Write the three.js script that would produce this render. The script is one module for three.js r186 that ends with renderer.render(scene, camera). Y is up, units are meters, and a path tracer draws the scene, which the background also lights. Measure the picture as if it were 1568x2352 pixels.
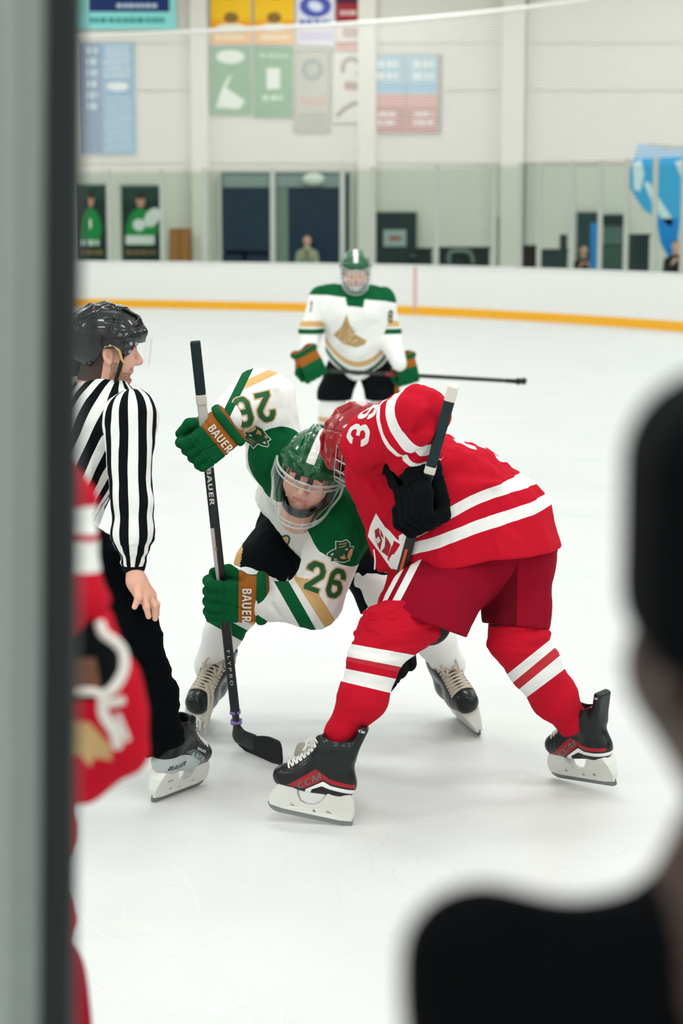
import * as THREE from 'three';
import { mergeGeometries } from 'three/addons/utils/BufferGeometryUtils.js';
import { RoundedBoxGeometry } from 'three/addons/geometries/RoundedBoxGeometry.js';
import { DecalGeometry } from 'three/addons/geometries/DecalGeometry.js';
import { RectAreaLightUniformsLib } from 'three/addons/lights/RectAreaLightUniformsLib.js';
import { ImprovedNoise } from 'three/addons/math/ImprovedNoise.js';

// ---------- camera, exposure, arena lights ----------
const FOCAL = 4500, PITCH = Math.atan(679 / FOCAL), EYE = 2.0;      // focal length in pixels of the 1568 x 2352 frame
const scene = new THREE.Scene();
scene.background = new THREE.Color(0x000000);
const camera = new THREE.PerspectiveCamera(2 * Math.atan(1176 / FOCAL) * 180 / Math.PI, 1568 / 2352, 0.05, 200);
camera.position.set(0, EYE, 0);
camera.rotation.set(-PITCH, 0, 0);
camera.focus = 6.85;
camera.userData.fStop = 2.8;
const renderer = new THREE.WebGLRenderer({ antialias: true });
renderer.toneMapping = THREE.LinearToneMapping;
renderer.toneMappingExposure = 1.0;
renderer.shadowMap.enabled = true;
RectAreaLightUniformsLib.init();
const LIGHT = 20;                                                    // radiance of each ceiling fixture
const CEILING = 9.5;

// ---------- small helpers ----------
const V = (x, y, z) => new THREE.Vector3(x, y, z);
const CT = Math.cos(PITCH), ST = Math.sin(PITCH);
// a point of the place: seen in the direction of photo pixel (u, v), at the distance d along the rink (world z = -d)
function at(u, v, d) {
  const x = (u - 784) / FOCAL, y = (1176 - v) / FOCAL, t = d / (CT + y * ST);
  return V(x * t, EYE + (y * CT - ST) * t, -d);
}
let seed = 12345;
const rnd = () => { seed = (seed * 1664525 + 1013904223) >>> 0; return seed / 4294967296; };
const lin = (hex) => { const c = new THREE.Color(hex); return [c.r, c.g, c.b]; };
const names = {};
function numbered(n) { names[n] = (names[n] ?? -1) + 1; return names[n] ? `${n}_${String(names[n]).padStart(3, '0')}` : n; }
function std(color, roughness = 0.8, more = {}) { return new THREE.MeshStandardMaterial({ color, roughness, ...more }); }
function phys(o) { return new THREE.MeshPhysicalMaterial(o); }
function shade(o) { o.traverse((m) => { if (m.isMesh) { m.castShadow = true; m.receiveShadow = true; } }); return o; }
function obj(name, geometry, material, parent = scene) {
  const m = new THREE.Mesh(Array.isArray(geometry) ? merged(geometry) : geometry, material);
  m.name = parent === scene ? numbered(name) : name; m.castShadow = m.receiveShadow = true; parent.add(m); return m;
}
function merged(list) {
  const plain = list.map((g) => { const h = g.index ? g.toNonIndexed() : g; for (const k of Object.keys(h.attributes)) if (!['position', 'normal', 'uv'].includes(k)) h.deleteAttribute(k); if (!h.attributes.uv) h.setAttribute('uv', new THREE.BufferAttribute(new Float32Array(h.attributes.position.count * 2), 2)); return h; });
  return mergeGeometries(plain);
}
function thing(name, label, category, group) {
  const g = new THREE.Group(); g.name = numbered(name); scene.add(g); return tag(g, label, category, group);
}
function part(name, parent) { const g = new THREE.Group(); g.name = name; parent.add(g); return g; }
function tag(o, label, category, group) { o.userData.label = label; o.userData.category = category; if (group) o.userData.group = group; return o; }
function struct(o) { o.userData.kind = 'structure'; return o; }
function box(w, h, d, x = 0, y = 0, z = 0) { return new THREE.BoxGeometry(w, h, d).translate(x, y, z); }
function rbox(w, h, d, r, x = 0, y = 0, z = 0, seg = 2) { return new RoundedBoxGeometry(w, h, d, seg, r).translate(x, y, z); }
function tube(pts, r, closed = false, seg = 6, n = pts.length * 4) {
  return new THREE.TubeGeometry(new THREE.CatmullRomCurve3(pts.map((p) => p.isVector3 ? p : V(...p)), closed, 'centripetal'), n, r, seg, closed);
}
function rod(a, b, r, seg = 8, r2 = r) {
  const d = b.clone().sub(a), g = new THREE.CylinderGeometry(r2, r, d.length(), seg);
  g.applyQuaternion(new THREE.Quaternion().setFromUnitVectors(V(0, 1, 0), d.clone().normalize()));
  return g.translate(...a.clone().add(b).multiplyScalar(0.5).toArray());
}
function frame(origin, xAxis, yAxis) {          // matrix with z = x cross y, y made square to x
  const x = xAxis.clone().normalize(), z = x.clone().cross(yAxis).normalize(), y = z.clone().cross(x);
  return new THREE.Matrix4().makeBasis(x, y, z).setPosition(origin);
}
function place(o, matrix) { o.applyMatrix4(matrix); return o; }
function canvas(w, h, draw) {
  const c = document.createElement('canvas'); c.width = w; c.height = h; const g = c.getContext('2d'); draw(g, w, h);
  const t = new THREE.CanvasTexture(c); t.colorSpace = THREE.SRGBColorSpace; return t;
}
function printMat(tex, roughness = 0.7) { return std(0xffffff, roughness, { map: tex, transparent: true, polygonOffset: true, polygonOffsetFactor: -1 }); }

// ---------- implicit surfaces ----------
const noise3 = new ImprovedNoise();
const nz = (x, y, z) => noise3.noise(x, y, z);
const smin = (a, b, k) => { const h = Math.max(k - Math.abs(a - b), 0) / k; return Math.min(a, b) - h * h * k * 0.25; };
const smax = (a, b, k) => -smin(-a, -b, k);
// tapered capsule; flat = [direction, factor] squeezes the cross-section along that direction
function bone(a, b, ra, rb, flat) {
  const ax = a.x, ay = a.y, az = a.z, dx = b.x - a.x, dy = b.y - a.y, dz = b.z - a.z, l2 = dx * dx + dy * dy + dz * dz || 1e-9;
  let nx = 0, ny = 0, nZ = 0, s = 0;
  if (flat) { const n = flat[0].clone().normalize(); nx = n.x; ny = n.y; nZ = n.z; s = 1 / flat[1] - 1; }
  const f = (x, y, z) => {
    const px = x - ax, py = y - ay, pz = z - az, t = Math.min(1, Math.max(0, (px * dx + py * dy + pz * dz) / l2));
    let qx = px - dx * t, qy = py - dy * t, qz = pz - dz * t;
    if (s) { const w = (qx * nx + qy * ny + qz * nZ) * s; qx += nx * w; qy += ny * w; qz += nZ * w; }
    return Math.sqrt(qx * qx + qy * qy + qz * qz) - (ra + (rb - ra) * t);
  };
  const R = Math.max(ra, rb) * (flat ? Math.max(1, flat[1]) : 1) + 0.03;
  f.lo = [Math.min(a.x, b.x) - R, Math.min(a.y, b.y) - R, Math.min(a.z, b.z) - R];
  f.hi = [Math.max(a.x, b.x) + R, Math.max(a.y, b.y) + R, Math.max(a.z, b.z) + R];
  return f;
}
function ball(c, r) { return bone(c, c, r, r); }
// ellipsoid with radii rx, ry, rz in the axes of quaternion q
function egg(c, rx, ry, rz, q) {
  const m = new THREE.Matrix3().setFromMatrix4(new THREE.Matrix4().makeRotationFromQuaternion((q ?? new THREE.Quaternion()).clone().invert())).elements, k = Math.min(rx, ry, rz);
  const f = (x, y, z) => {
    x -= c.x; y -= c.y; z -= c.z;
    const a = (m[0] * x + m[3] * y + m[6] * z) / rx, b = (m[1] * x + m[4] * y + m[7] * z) / ry, d = (m[2] * x + m[5] * y + m[8] * z) / rz;
    const k0 = Math.sqrt(a * a + b * b + d * d), k1 = Math.sqrt(a * a / rx / rx + b * b / ry / ry + d * d / rz / rz);
    return k1 < 1e-9 ? -k : k0 * (k0 - 1) / k1;
  };
  const R = Math.max(rx, ry, rz) + 0.03; f.lo = [c.x - R, c.y - R, c.z - R]; f.hi = [c.x + R, c.y + R, c.z + R];
  return f;
}
function brick(c, hx, hy, hz, r, q) {           // rounded box
  const m = new THREE.Matrix3().setFromMatrix4(new THREE.Matrix4().makeRotationFromQuaternion((q ?? new THREE.Quaternion()).clone().invert())).elements;
  const f = (x, y, z) => {
    x -= c.x; y -= c.y; z -= c.z;
    const a = Math.abs(m[0] * x + m[3] * y + m[6] * z) - hx + r, b = Math.abs(m[1] * x + m[4] * y + m[7] * z) - hy + r, d = Math.abs(m[2] * x + m[5] * y + m[8] * z) - hz + r;
    const A = Math.max(a, 0), B = Math.max(b, 0), D = Math.max(d, 0);
    return Math.sqrt(A * A + B * B + D * D) + Math.min(Math.max(a, b, d), 0) - r;
  };
  const R = Math.hypot(hx, hy, hz) + 0.03; f.lo = [c.x - R, c.y - R, c.z - R]; f.hi = [c.x + R, c.y + R, c.z + R];
  return f;
}
function plane(p, n) { const u = n.clone().normalize(), w = u.dot(p); return (x, y, z) => u.x * x + u.y * y + u.z * z - w; }   // negative on the side that n points away from
function plane3(a, b, c, inside) { const n = b.clone().sub(a).cross(c.clone().sub(a)); const f = plane(a, n); return f(inside.x, inside.y, inside.z) > 0 ? plane(a, n.negate()) : f; }
function blend(list, k) {
  const f = (x, y, z) => { let d = list[0](x, y, z); for (let i = 1; i < list.length; i++) d = smin(d, list[i](x, y, z), k); return d; };
  f.lo = [0, 1, 2].map((i) => Math.min(...list.map((g) => g.lo[i]))); f.hi = [0, 1, 2].map((i) => Math.max(...list.map((g) => g.hi[i])));
  return f;
}
function shaped(base, fn) { fn.lo = base.lo; fn.hi = base.hi; return fn; }
function surface(f, cell) {
  const lo = f.lo, n = [0, 1, 2].map((i) => Math.ceil((f.hi[i] - lo[i]) / cell) + 2), [nx, ny, nzz] = n, v = new Float32Array(nx * ny * nzz), B = 5, reach = B * cell * 1.5;
  for (let k = 0; k < nzz; k += B) for (let j = 0; j < ny; j += B) for (let i = 0; i < nx; i += B) {
    const d = f(lo[0] + (i + B / 2) * cell, lo[1] + (j + B / 2) * cell, lo[2] + (k + B / 2) * cell), far = Math.abs(d) > reach;
    for (let c = k; c < Math.min(k + B, nzz); c++) for (let b = j; b < Math.min(j + B, ny); b++) for (let a = i; a < Math.min(i + B, nx); a++)
      v[(c * ny + b) * nx + a] = far ? d : f(lo[0] + a * cell, lo[1] + b * cell, lo[2] + c * cell);
  }
  const id = new Int32Array(nx * ny * nzz).fill(-1), pos = [], index = [], off = [0, 1, nx, nx + 1, nx * ny, nx * ny + 1, nx * ny + nx, nx * ny + nx + 1];
  const E = [[0, 1], [2, 3], [4, 5], [6, 7], [0, 2], [1, 3], [4, 6], [5, 7], [0, 4], [1, 5], [2, 6], [3, 7]];
  for (let k = 0; k < nzz - 1; k++) for (let j = 0; j < ny - 1; j++) for (let i = 0; i < nx - 1; i++) {
    const o = (k * ny + j) * nx + i; let mask = 0;
    for (let c = 0; c < 8; c++) if (v[o + off[c]] < 0) mask |= 1 << c;
    if (mask === 0 || mask === 255) continue;
    let x = 0, y = 0, z = 0, m = 0;
    for (const [a, b] of E) {
      const va = v[o + off[a]], vb = v[o + off[b]];
      if ((va < 0) === (vb < 0)) continue;
      const t = va / (va - vb);
      x += (a & 1) + t * ((b & 1) - (a & 1)); y += ((a >> 1) & 1) + t * (((b >> 1) & 1) - ((a >> 1) & 1)); z += (a >> 2) + t * ((b >> 2) - (a >> 2)); m++;
    }
    id[o] = pos.length / 3; pos.push(lo[0] + (i + x / m) * cell, lo[1] + (j + y / m) * cell, lo[2] + (k + z / m) * cell);
  }
  const quad = (a, b, c, d, flip) => { if (a < 0 || b < 0 || c < 0 || d < 0) return; flip ? index.push(a, c, b, a, d, c) : index.push(a, b, c, a, c, d); };
  for (let k = 1; k < nzz - 1; k++) for (let j = 1; j < ny - 1; j++) for (let i = 1; i < nx - 1; i++) {
    const o = (k * ny + j) * nx + i, s = v[o] < 0;
    if (s !== v[o + 1] < 0) quad(id[o - nx * ny - nx], id[o - nx * ny], id[o], id[o - nx], !s);
    if (s !== v[o + nx] < 0) quad(id[o - nx * ny - 1], id[o - nx * ny], id[o], id[o - 1], s);
    if (s !== v[o + nx * ny] < 0) quad(id[o - nx - 1], id[o - nx], id[o], id[o - 1], !s);
  }
  const nor = new Float32Array(pos.length), h = cell * 0.6;
  for (let i = 0; i < pos.length; i += 3) {
    for (let pass = 0; pass < 2; pass++) {
      const [x, y, z] = [pos[i], pos[i + 1], pos[i + 2]];
      let a = f(x + h, y, z) - f(x - h, y, z), b = f(x, y + h, z) - f(x, y - h, z), c = f(x, y, z + h) - f(x, y, z - h); const g = Math.hypot(a, b, c) || 1;
      if (pass === 0) { const d = Math.max(-cell * 0.6, Math.min(cell * 0.6, f(x, y, z) / (g / (2 * h)))); pos[i] -= a / g * d; pos[i + 1] -= b / g * d; pos[i + 2] -= c / g * d; } else { nor[i] = a / g; nor[i + 1] = b / g; nor[i + 2] = c / g; }
    }
  }
  return { pos, nor, index };
}
// cuts the triangles along the zero lines of the given functions, then colours each piece: colorOf(values, x, y, z) -> [r, g, b]
function painted(s, cuts, colorOf) {
  const { pos, nor, index } = s, nv = pos.length / 3, val = cuts.map((c) => { const a = new Float32Array(nv); for (let i = 0; i < nv; i++) a[i] = c(pos[3 * i], pos[3 * i + 1], pos[3 * i + 2]); return a; });
  const P = [], N = [], C = [], W = 6 + cuts.length;
  const vert = (i) => { const r = [pos[3 * i], pos[3 * i + 1], pos[3 * i + 2], nor[3 * i], nor[3 * i + 1], nor[3 * i + 2]]; for (const a of val) r.push(a[i]); return r; };
  const out = (poly) => {
    const m = new Array(W).fill(0); for (const q of poly) for (let i = 0; i < W; i++) m[i] += q[i] / poly.length;
    const c = colorOf(m.slice(6), m[0], m[1], m[2]);
    for (let i = 1; i < poly.length - 1; i++) for (const q of [poly[0], poly[i], poly[i + 1]]) { P.push(q[0], q[1], q[2]); N.push(q[3], q[4], q[5]); C.push(c[0], c[1], c[2]); }
  };
  for (let t = 0; t < index.length; t += 3) {
    let polys = [[vert(index[t]), vert(index[t + 1]), vert(index[t + 2])]];
    for (let c = 0; c < cuts.length; c++) {
      const w = 6 + c, next = [];
      for (const poly of polys) {
        let pos1 = false, neg = false; for (const q of poly) q[w] > 0 ? pos1 = true : neg = true;
        if (!pos1 || !neg) { next.push(poly); continue; }
        const up = [], down = [];
        poly.forEach((q, i) => {
          const r = poly[(i + 1) % poly.length]; (q[w] > 0 ? up : down).push(q);
          if (q[w] > 0 !== r[w] > 0) { const s1 = q[w] / (q[w] - r[w]), x = q.map((a, j) => a + (r[j] - a) * s1); x[w] = 0; up.push(x); down.push(x); }
        });
        if (up.length > 2) next.push(up); if (down.length > 2) next.push(down);
      }
      polys = next;
    }
    for (const poly of polys) out(poly);
  }
  const g = new THREE.BufferGeometry();
  g.setAttribute('position', new THREE.Float32BufferAttribute(P, 3)); g.setAttribute('normal', new THREE.Float32BufferAttribute(N, 3)); g.setAttribute('color', new THREE.Float32BufferAttribute(C, 3));
  return g;
}
function plain(s) {
  const g = new THREE.BufferGeometry(); g.setAttribute('position', new THREE.Float32BufferAttribute(s.pos, 3)); g.setAttribute('normal', new THREE.Float32BufferAttribute(s.nor, 3)); g.setIndex(s.index); return g;
}
// a print that lies on the mesh: centre, outward direction, up direction, width, height
function decal(name, mesh, centre, out, up, w, h, tex, depth = 0.1, roughness = 0.8) {
  mesh.updateWorldMatrix(true, false);
  const x = up.clone().cross(out).normalize(), z = out.clone().normalize(), y = z.clone().cross(x);
  const e = new THREE.Euler().setFromRotationMatrix(new THREE.Matrix4().makeBasis(x, y, z));
  const g = new DecalGeometry(mesh, centre, e, V(w, h, depth)); g.deleteAttribute('color');
  // keep the side that faces outward
  const P = g.attributes.position, N = g.attributes.normal, U = g.attributes.uv, keep = [[], [], []];
  for (let i = 0; i < P.count; i += 3) {
    let d = 0; for (let j = 0; j < 3; j++) d += N.getX(i + j) * z.x + N.getY(i + j) * z.y + N.getZ(i + j) * z.z;
    if (d > 0.15) for (let j = 0; j < 3; j++) { keep[0].push(P.getX(i + j), P.getY(i + j), P.getZ(i + j)); keep[1].push(N.getX(i + j), N.getY(i + j), N.getZ(i + j)); keep[2].push(U.getX(i + j), U.getY(i + j)); }
  }
  if (!keep[0].length) { console.log('empty decal', name); return null; }
  const k = new THREE.BufferGeometry(); k.setAttribute('position', new THREE.Float32BufferAttribute(keep[0], 3)); k.setAttribute('normal', new THREE.Float32BufferAttribute(keep[1], 3)); k.setAttribute('uv', new THREE.Float32BufferAttribute(keep[2], 2));
  k.applyMatrix4(mesh.matrixWorld.clone().invert());
  return obj(name, k, printMat(tex, roughness), mesh);
}
const CLOTH = phys({ color: 0xffffff, roughness: 0.92, specularIntensity: 0.22, vertexColors: true });
const SHELL = phys({ color: 0xffffff, roughness: 0.3, specularIntensity: 0.5, vertexColors: true, clearcoat: 0.7, clearcoatRoughness: 0.06 });
const GLOSS = phys({ color: 0xffffff, roughness: 0.4, specularIntensity: 0.5, vertexColors: true, clearcoat: 0.32, clearcoatRoughness: 0.1 });
const matte = (hex) => phys({ color: hex, roughness: 0.95, specularIntensity: 0.12 });
// a soft fold standing proud (or sunk, amp < 0) along a line from a to b
const crease = (a, b, w, amp) => { const f = bone(a, b, 0, 0); return (x, y, z) => { const d = f(x, y, z); return d > 3 * w ? 0 : -amp * Math.exp(-d * d / w / w); }; };
const creases = (list) => (x, y, z) => { let s = 0; for (const f of list) s += f(x, y, z); return s; };
const SKIN = phys({ color: 0xffffff, roughness: 0.5, vertexColors: true, sheen: 0.2, sheenColor: new THREE.Color(0xffccbb), sheenRoughness: 0.5 });

// ---------- the ice and the hall ----------
{
  const tex = canvas(2048, 2048, (g, w, h) => {
    g.fillStyle = '#dbdddc'; g.fillRect(0, 0, w, h);
    for (let i = 0; i < 260; i++) { const x = rnd() * w, y = rnd() * h, r = 20 + rnd() * 120, a = 0.012 + rnd() * 0.02; g.fillStyle = rnd() < 0.5 ? `rgba(180,194,196,${a * 2})` : `rgba(232,236,235,${a * 3})`; g.beginPath(); g.ellipse(x, y, r, r * (0.3 + rnd() * 0.5), rnd() * 3, 0, 7); g.fill(); }
    for (let i = 0; i < 1500; i++) {
      const x = rnd() * w, y = rnd() * h, a = rnd() * 6.28, l = 15 + rnd() * 130, b = (rnd() - 0.5) * 0.8;
      g.strokeStyle = rnd() < 0.55 ? `rgba(155,172,176,${0.06 + rnd() * 0.16})` : `rgba(232,236,235,${0.3 + rnd() * 0.4})`; g.lineWidth = 0.5 + rnd() * 0.9;
      g.beginPath(); g.moveTo(x, y); g.quadraticCurveTo(x + Math.cos(a) * l / 2, y + Math.sin(a) * l / 2, x + Math.cos(a + b) * l, y + Math.sin(a + b) * l); g.stroke();
    }
    for (let i = 0; i < 9000; i++) { g.fillStyle = `rgba(190,205,206,${rnd() * 0.25})`; g.fillRect(rnd() * w, rnd() * h, 1.4, 1.4); }
  });
  tex.wrapS = tex.wrapT = THREE.RepeatWrapping; tex.repeat.set(60 / 6, 66 / 6);
  const ice = obj('floor', box(60, 0.2, 66, 0, -0.1, -25), phys({ map: tex, roughness: 0.42, ior: 1.31, specularIntensity: 0.55 }));
  struct(ice);
}
const WALL_D = 50, MW = std(0xdcdad0, 0.85), MW2 = std(0xe2dfd5, 0.85), GREY = std(0x9ba19d, 0.7), DARK = std(0x0a1718, 0.7);
const wallBack = struct(obj('wall_back', box(60, CEILING + 0.3, 0.4, 0, CEILING / 2, -WALL_D - 0.2), MW));
// things on the back wall are laid out by photo pixel edges at the wall's distance
function wallRect(u0, v0, u1, v1, d = WALL_D) { const a = at(u0, v0, d), b = at(u1, v1, d); return { x: (a.x + b.x) / 2, y: (a.y + b.y) / 2, w: b.x - a.x, h: a.y - b.y }; }
for (const [u0, u1, t] of [[437, 482, 0.3], [822, 862, 0.3], [1152, 1196, 0.35]]) { const r = wallRect(u0, 0, u1, 620); obj('pilaster', rbox(r.w, CEILING, t, 0.02, r.x, CEILING / 2, -WALL_D + t / 2 - 0.01), MW2, wallBack); }
for (const v of [97, 205, 372]) { const r = wallRect(100, v, 1600, v + 3); obj('wall_joint', box(30, 0.035, 0.05, 0, r.y, -WALL_D + 0.02), std(0xc9c8bf, 0.9), wallBack); }
obj('downpipe', new THREE.CylinderGeometry(0.05, 0.05, CEILING, 10).translate(at(1203, 300, WALL_D).x, CEILING / 2, -WALL_D + 0.12), std(0x8d918b, 0.7), wallBack);
struct(obj('wall_left', box(0.4, CEILING + 0.3, 58, -30, CEILING / 2, -22.5), MW)); struct(obj('wall_right', box(0.4, CEILING + 0.3, 58, 30, CEILING / 2, -22.5), MW));
struct(obj('wall_front', box(60, CEILING + 0.3, 0.4, 0, CEILING / 2, 4.6), std(0xe2e1d9, 0.9)));
struct(obj('ceiling', box(60, 0.3, 66, 0, CEILING + 0.15, -25), std(0xe4e6e3, 0.9)));
{
  const housing = std(0xd5d8d6, 0.5), glow = std(0xffffff, 0.5, { emissive: 0xfafcf6, emissiveIntensity: 3 });
  const w = 3.2, d = 0.8;
  for (const x of [-17, -8.5, 0, 8.5, 17]) for (const z of [2.6, -2.8, -9.5, -16.5, -24, -31.5, -39, -46]) {
    const l = thing('ceiling_light', 'long white lighting panel under the arena roof', 'ceiling light', 'arena roof lights');
    l.position.set(x, CEILING - 0.5, z);
    obj('housing', rbox(w + 0.1, 0.12, d + 0.1, 0.02, 0, 0.07, 0), housing, l);
    obj('diffuser', box(w, 0.02, d, 0, 0, 0), glow, l);
    for (const s of [-1, 1]) obj('hanger', box(0.02, 0.4, 0.02, s, 0.32, 0), housing, l);
    const a = new THREE.RectAreaLight(0xfafbfa, LIGHT, w, d); a.name = 'panel_glow'; a.position.set(x, CEILING - 0.53, z); a.rotation.x = -Math.PI / 2; scene.add(a);
  }
}
// ---------- far boards, glass and net ----------
const boardPath = new THREE.CatmullRomCurve3([[-29.6, -49.7], [-22, -49.6], [-16, -48.9], [-11, -46.8], [-6.23, -44.4], [-3.72, -43.3], [-0.97, -42.0], [1.49, -40.4], [3.51, -38.2], [4.92, -36.2], [5.98, -34.4], [7.6, -31.2], [9.0, -27.5], [9.9, -23]].map(([x, z]) => V(x, 0, z)), false, 'centripetal');
const PATH = boardPath.getSpacedPoints(800);
const pixelU = (p) => 784 + FOCAL * p.x / (-p.z * CT + EYE * ST);
const pathAt = (u) => { let best = 0; PATH.forEach((p, i) => { if (Math.abs(pixelU(p) - u) < Math.abs(pixelU(PATH[best]) - u)) best = i; }); return best; };
function ribbon(i0, i1, y0, y1, back, front, step = 4) {           // a strip with thickness along the board line, from path point i0 to i1
  const idx = []; for (let i = i0; i < i1; i += step) idx.push(i); idx.push(i1);
  const P = [], I = [];
  idx.forEach((i, k) => {
    const t = PATH[Math.min(i + 1, 800)].clone().sub(PATH[Math.max(i - 1, 0)]).normalize(), n = V(-t.z, 0, t.x), p = PATH[i];        // n points to the ice
    for (const [o, y] of [[front, y0], [front, y1], [-back, y1], [-back, y0]]) P.push(p.x + n.x * o, y, p.z + n.z * o);
    if (k) for (let e = 0; e < 4; e++) { const a = (k - 1) * 4 + e, b = (k - 1) * 4 + (e + 1) % 4, c = k * 4 + (e + 1) % 4, d = k * 4 + e; I.push(a, d, b, b, d, c); }
  });
  const m = idx.length - 1; I.push(0, 1, 2, 0, 2, 3, m * 4, m * 4 + 2, m * 4 + 1, m * 4, m * 4 + 3, m * 4 + 2);
  let g = new THREE.BufferGeometry(); g.setAttribute('position', new THREE.Float32BufferAttribute(P, 3)); g.setIndex(I); g = g.toNonIndexed(); g.computeVertexNormals(); return g;
}
{
  const posts = [0, 70, 160, 256, 376, 470, 626, 787, 857, 1000, 1132, 1190, 1236, 1308, 1373, 1433, 1498, 1563, 1640, 1730].map(pathAt);
  const b = thing('rink_boards', 'white rink boards with a yellow kick plate along the far side', 'boards');
  const white = std(0xf4f5f3, 0.45), yellow = std(0xffba1c, 0.55);
  const all = [0, 60, 120, 180, 240, ...posts, 800].filter((v, i, a) => i === 0 || v > a[i - 1]).sort((a, b) => a - b);
  for (let i = 0; i < all.length - 1; i++) {
    if (all[i + 1] - all[i] < 3) continue;
    obj('board_panel', ribbon(all[i], all[i + 1], 0.17, 0.99, 0.1, 0), white, b);
    obj('kick_plate', ribbon(all[i], all[i + 1], 0, 0.175, 0.1, 0.012), yellow, b);
    obj('cap_rail', ribbon(all[i], all[i + 1], 0.985, 1.02, 0.12, 0.02), white, b);
  }
  const g0 = pathAt(948);
  obj('goal_line_mark', ribbon(g0, g0 + 1, 0.05, 0.985, 0, 0.016, 1), std(0xe2b3aa, 0.6), b);
  const glass = thing('shield_glass', 'clear greenish glass panes between grey posts on the far boards', 'glass');
  const paneM = phys({ color: 0xf0f7f3, transmission: 1, thickness: 0, roughness: 0.02, ior: 1.1 }), postM = std(0xb9bdb6, 0.5, { metalness: 0.25 });
  for (let i = 0; i < posts.length - 1; i++) {
    obj('pane', ribbon(posts[i], posts[i + 1], 1.022, 2.95 - (i > 13 ? 0.05 : 0), 0.006, 0.006, 3), paneM, glass);
    const p = PATH[posts[i]]; obj('stanchion', rbox(0.09, 2.0, 0.1, 0.015, p.x, 1.022 + 1.0, p.z), postM, glass);
  }
  // netting above the glass
  const net = [], i0 = pathAt(-40), i1 = pathAt(1720), cable = 5.92;
  let last = -1; const len = boardPath.getLength(), step = 0.06 / (len / 800);
  for (let s = i0; s < i1; s += step) { const i = Math.floor(s), t = s - i, p = PATH[i].clone().lerp(PATH[Math.min(i + 1, 800)], t); net.push(box(0.011, cable - 3.03, 0.011, p.x, (cable + 3.03) / 2, p.z)); }
  for (let y = 3.03; y < cable; y += 0.06) net.push(ribbon(i0, i1, y, y + 0.011, 0.005, 0.006, 12));
  const n = obj('safety_net', net, std(0xf1f1ec, 0.9)); n.userData.kind = 'stuff'; tag(n, 'white knotted safety netting hung above the far glass', 'netting');
  const c = []; for (let i = i0; i <= i1; i += 10) c.push(V(PATH[i].x, cable, PATH[i].z));
  tag(obj('net_cable', tube(c, 0.045, false, 8, 120), std(0xf4f4ef, 0.7)), 'white cable carrying the safety netting across the hall', 'cable');
}
// ---------- banners, posters and doors on the back wall ----------
function smears(g, x, y, w, h, color, rows, fill = 0.8) {            // lines of lettering too soft to read
  g.fillStyle = color; const rh = h / rows;
  for (let r = 0; r < rows; r++) { let px = x + rnd() * w * (1 - fill) * 0.5; const end = x + w - rnd() * w * (1 - fill) * 0.5; while (px < end) { const cw = Math.min(end - px, rh * (0.3 + rnd() * 0.9)); g.fillRect(px, y + r * rh + rh * 0.2, cw * 0.8, rh * 0.6); px += cw; } }
}
function banner(name, label, u0, v0, u1, v1, draw, depth = 0.04) {
  const r = wallRect(u0, v0, u1, v1, WALL_D - 0.1), t = thing(name, label, name.includes('poster') ? 'poster' : 'banner', name.includes('poster') ? 'player posters on the back wall' : 'banners on the back wall');
  t.position.set(r.x, r.y - r.h / 2, -WALL_D + 0.06);
  const W = Math.round(512 * Math.min(1, r.w / r.h)), H = Math.round(512 * Math.min(1, r.h / r.w));
  obj('cloth', rbox(r.w, r.h, depth, 0.008, 0, r.h / 2, 0), std(0xd8d8d2, 0.85), t);
  obj('print', new THREE.PlaneGeometry(r.w - 0.01, r.h - 0.01).translate(0, r.h / 2, depth / 2 + 0.002), std(0xffffff, 0.8, { map: canvas(W, H, draw) }), t);
  obj('hanging_rod', rod(V(-r.w / 2 - 0.03, r.h, 0), V(r.w / 2 + 0.03, r.h, 0), 0.025), GREY, t);
  return t;
}
const flat = (c) => (g, w, h) => { g.fillStyle = c; g.fillRect(0, 0, w, h); };
banner('wall_banner', 'navy banner with a wide pale cyan border, high at the left', 150, -90, 405, 68, (g, w, h) => { flat('#8fe0dc')(g, w, h); g.fillStyle = '#0a2a66'; g.fillRect(w * 0.2, 0, w * 0.74, h * 0.74); smears(g, w * 0.45, h * 0.6, w * 0.4, h * 0.1, '#c8d6e6', 1); smears(g, w * 0.2, h * 0.8, w * 0.7, h * 0.13, '#2c8f8c', 1, 1); });
banner('wall_banner', 'tall two-tone blue banner with columns of lettering, at the left', 176, 97, 312, 354, (g, w, h) => { flat('#0f5f9c')(g, w, h); g.fillStyle = '#3f93c4'; g.fillRect(w * 0.42, 0, w * 0.58, h); smears(g, w * 0.12, 0.02 * h, w * 0.26, h * 0.6, '#a9cadb', 6, 0.9); smears(g, w * 0.46, h * 0.02, w * 0.5, h * 0.3, '#bfd9e4', 7); g.fillStyle = '#e6ecef'; g.beginPath(); g.ellipse(w * 0.7, h * 0.39, w * 0.2, h * 0.04, 0, 0, 7); g.fill(); smears(g, w * 0.46, h * 0.48, w * 0.5, h * 0.5, '#8fbfd8', 12); });
const yellow = (g, w, h) => { flat('#f4a81c')(g, w, h); g.fillStyle = '#f9c51f'; g.fillRect(0, h * 0.3, w, h * 0.35); g.fillStyle = '#8e6a2c'; g.beginPath(); g.ellipse(w * 0.5, h * 0.25, w * 0.32, h * 0.1, 0, 0, 7); g.fill(); g.beginPath(); g.ellipse(w * 0.5, h * 0.62, w * 0.18, h * 0.08, 0, 0, 7); g.fill(); g.fillStyle = '#f0e6cf'; g.beginPath(); g.ellipse(w * 0.5, h * 0.76, w * 0.36, h * 0.06, 0, 0, 7); g.fill(); smears(g, w * 0.1, h * 0.85, w * 0.8, h * 0.1, '#f6e4c0', 1); };
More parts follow.
